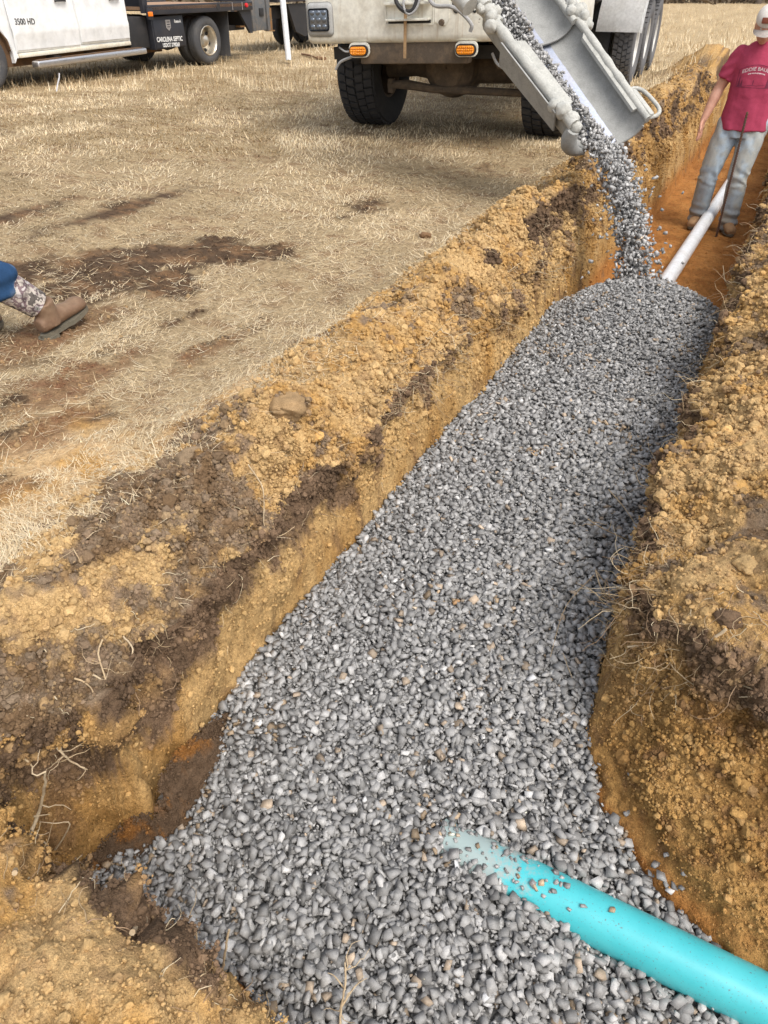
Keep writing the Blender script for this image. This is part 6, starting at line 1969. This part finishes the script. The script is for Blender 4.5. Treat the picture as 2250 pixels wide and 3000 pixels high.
for tx, th in ((-.118, .075), (-.098, .05), (.10, .08), (.12, .06)):
    bm = bmesh.new()
    for k in range(4):
        z = 1.166 + th * k / 4.6; w = .013 * (1 - k * .2)
        bm.faces.new([bm.verts.new((tx - w, 0, z)), bm.verts.new((tx + w, 0, z)), bm.verts.new((tx, 0, z + th / 2.4))])
    o = bm_obj('print_tree', bm, m_printd, shirt); drape(o, .0012 + .0002 * (tx > 0))
strip('print_ground', [(-.09, 1.168), (-.03, 1.180), (.02, 1.176), (.08, 1.184)], .003, m_printd)
strip('print_mark', [(-.012, 1.18), (-.008, 1.215)], .006, m_printd)

# ---- the walker at the left edge: striding in, one camouflage boot forward
wk_heel = on_plane(127, 994, 0.0)
walker = empty('person', (wk_heel.x, wk_heel.y, 0.0), R(90 + 52))
tag(walker, 'person in blue jeans and camouflage boots striding in at the left edge', 'person')
# local: faces -Y.  front heel on the ground at the origin
AK1 = Vector((0, -.055, .115)); KN1 = Vector((.08, .26, .44)); HP1 = Vector((.16, .42, .86))
HP2 = Vector((.34, .44, .86)); KN2 = Vector((.29, .22, .49)); AK2 = Vector((.24, .22, .112))
bm = bmesh.new()
ctr = Vector((.25, .43, -.07))
torso_loft(bm, [(ctr + Vector((0, 0, .86)), .15, .11), (ctr + Vector((0, 0, .96)), .155, .115), (ctr + Vector((0, -.02, 1.15)), .15, .105), (ctr + Vector((0, -.03, 1.34)), .17, .115), (ctr + Vector((0, -.03, 1.43)), .15, .09), (ctr + Vector((0, -.03, 1.48)), .07, .06)], 18)
limb(bm, [ctr + Vector((0, -.03, 1.45)), ctr + Vector((0, -.05, 1.58))], [.062, .056])
ell(bm, ctr + Vector((0, -.06, 1.70)), .076, .098, .110); ell(bm, ctr + Vector((0, -.10, 1.63)), .05, .06, .06); ell(bm, ctr + Vector((0, -.165, 1.67)), .014, .02, .024)
for sx, sw in ((-1, .22), (1, -.22)):
    s_ = ctr + Vector((sx * .185, -.02, 1.43)); e_ = ctr + Vector((sx * .24, sw * .5, 1.15)); w_ = ctr + Vector((sx * .25, sw - .12, .94))
    limb(bm, [s_, e_, w_], [.056, .044, .030]); hand(bm, w_, (0, -.2, -1), (sx, 0, 0), sx, .6)
for a, b_, c_ in ((HP1, KN1, AK1), (HP2, KN2, AK2)): limb(bm, [a, b_, c_], [.085, .058, .040])
fused('body', bm, .009, m_skin, walker, 3)
bm = bmesh.new()
torso_loft(bm, [(ctr + Vector((0, 0, .84)), .175, .135), (ctr + Vector((0, -.01, 1.1)), .175, .13), (ctr + Vector((0, -.03, 1.33)), .195, .135), (ctr + Vector((0, -.03, 1.45)), .12, .085), (ctr + Vector((0, -.03, 1.48)), .075, .07)], 20)
for sx, sw in ((-1, .22), (1, -.22)):
    s_ = ctr + Vector((sx * .185, -.02, 1.43)); e_ = ctr + Vector((sx * .24, sw * .5, 1.15)); w_ = ctr + Vector((sx * .25, sw - .12, .94))
    limb(bm, [s_, e_, w_.lerp(e_, .05)], [.075, .062, .05])
fused('jacket', bm, .011, m_boot, walker, 3, disp=wrinkle(.008, 7))
bm = bmesh.new()
torso_loft(bm, [(ctr + Vector((0, .0, .78)), .155, .13), (ctr + Vector((0, 0, .9)), .17, .13), (ctr + Vector((0, 0, 1.02)), .16, .12)], 20)
SH1 = KN1.lerp(AK1, .50)
limb(bm, [HP1, HP1.lerp(KN1, .5), KN1, SH1], [.108, .098, .083, .088])
limb(bm, [HP2, HP2.lerp(KN2, .5), KN2, KN2.lerp(AK2, .62)], [.108, .098, .083, .082])
def bj_disp(V): return .011 * fbm(V * np.array([1, 1, 1.8]), 8, 4) + .006 * np.sin(V[:, 2] * 70 + 20 * V[:, 0] + 6 * fbm(V, 5, 2)) * sstep(.75, .45, V[:, 2])
def bj_tint(V):
    n = fbm(V, 14, 3)
    return np.array([.020, .055, .125])[None] * (1 + .5 * n[:, None]) + np.array([.06, .07, .08]) * sstep(.15, .4, n)[:, None]
fused('jeans', bm, .008, m_blue_denim, walker, 2, disp=bj_disp, tint=bj_tint)
# boots with camouflage shafts
m_camo, nt, b = new_mat('camouflage_cloth'); co = n_coord(nt)
n1 = n_noise(nt, 14, 3, .6, co); n2 = n_noise(nt, 34, 4, .7, co)
r1 = n_ramp(nt, n1.outputs[0], [(.36, (.10, .085, .075)), (.44, (.45, .40, .35)), (.52, (.20, .14, .15)), (.58, (.50, .46, .44)), (.66, (.22, .25, .20)), (.72, (.42, .20, .11))]); r1.color_ramp.interpolation = 'CONSTANT'
r2 = n_ramp(nt, n2.outputs[0], [(.40, (.35, .33, .34)), (.55, (1.0, 1.0, 1.0))])
nt.links.new(n_mix(nt, 1.0, r1.outputs[0], r2.outputs[0], 'MULTIPLY'), b.inputs['Base Color']); b.inputs['Roughness'].default_value = .85
for ak, kn, pitch, far in ((AK1, KN1, R(11), False), (AK2, KN2, R(0), True)):
    bt = boot(walker, ak, R(10), pitch, m_boot, length=.265, shaft=.05)
    bm = bmesh.new(); ax = (kn - ak)
    add_tube(bm, smooth_path([ak + ax * .10, ak + ax * .28, ak + ax * .46, ak + ax * .62], 3), list(np.linspace(.060, .076, 10)), 20)
    shf = bm_obj('camouflage_shaft', bm, m_camo, bt, 80)
    bm = bmesh.new(); c0 = ak + ax * .60; add_tube(bm, [c0, c0 + ax.normalized() * .02], .078, 20); bm_obj('shaft_trim', bm, m_boot, bt, 60)
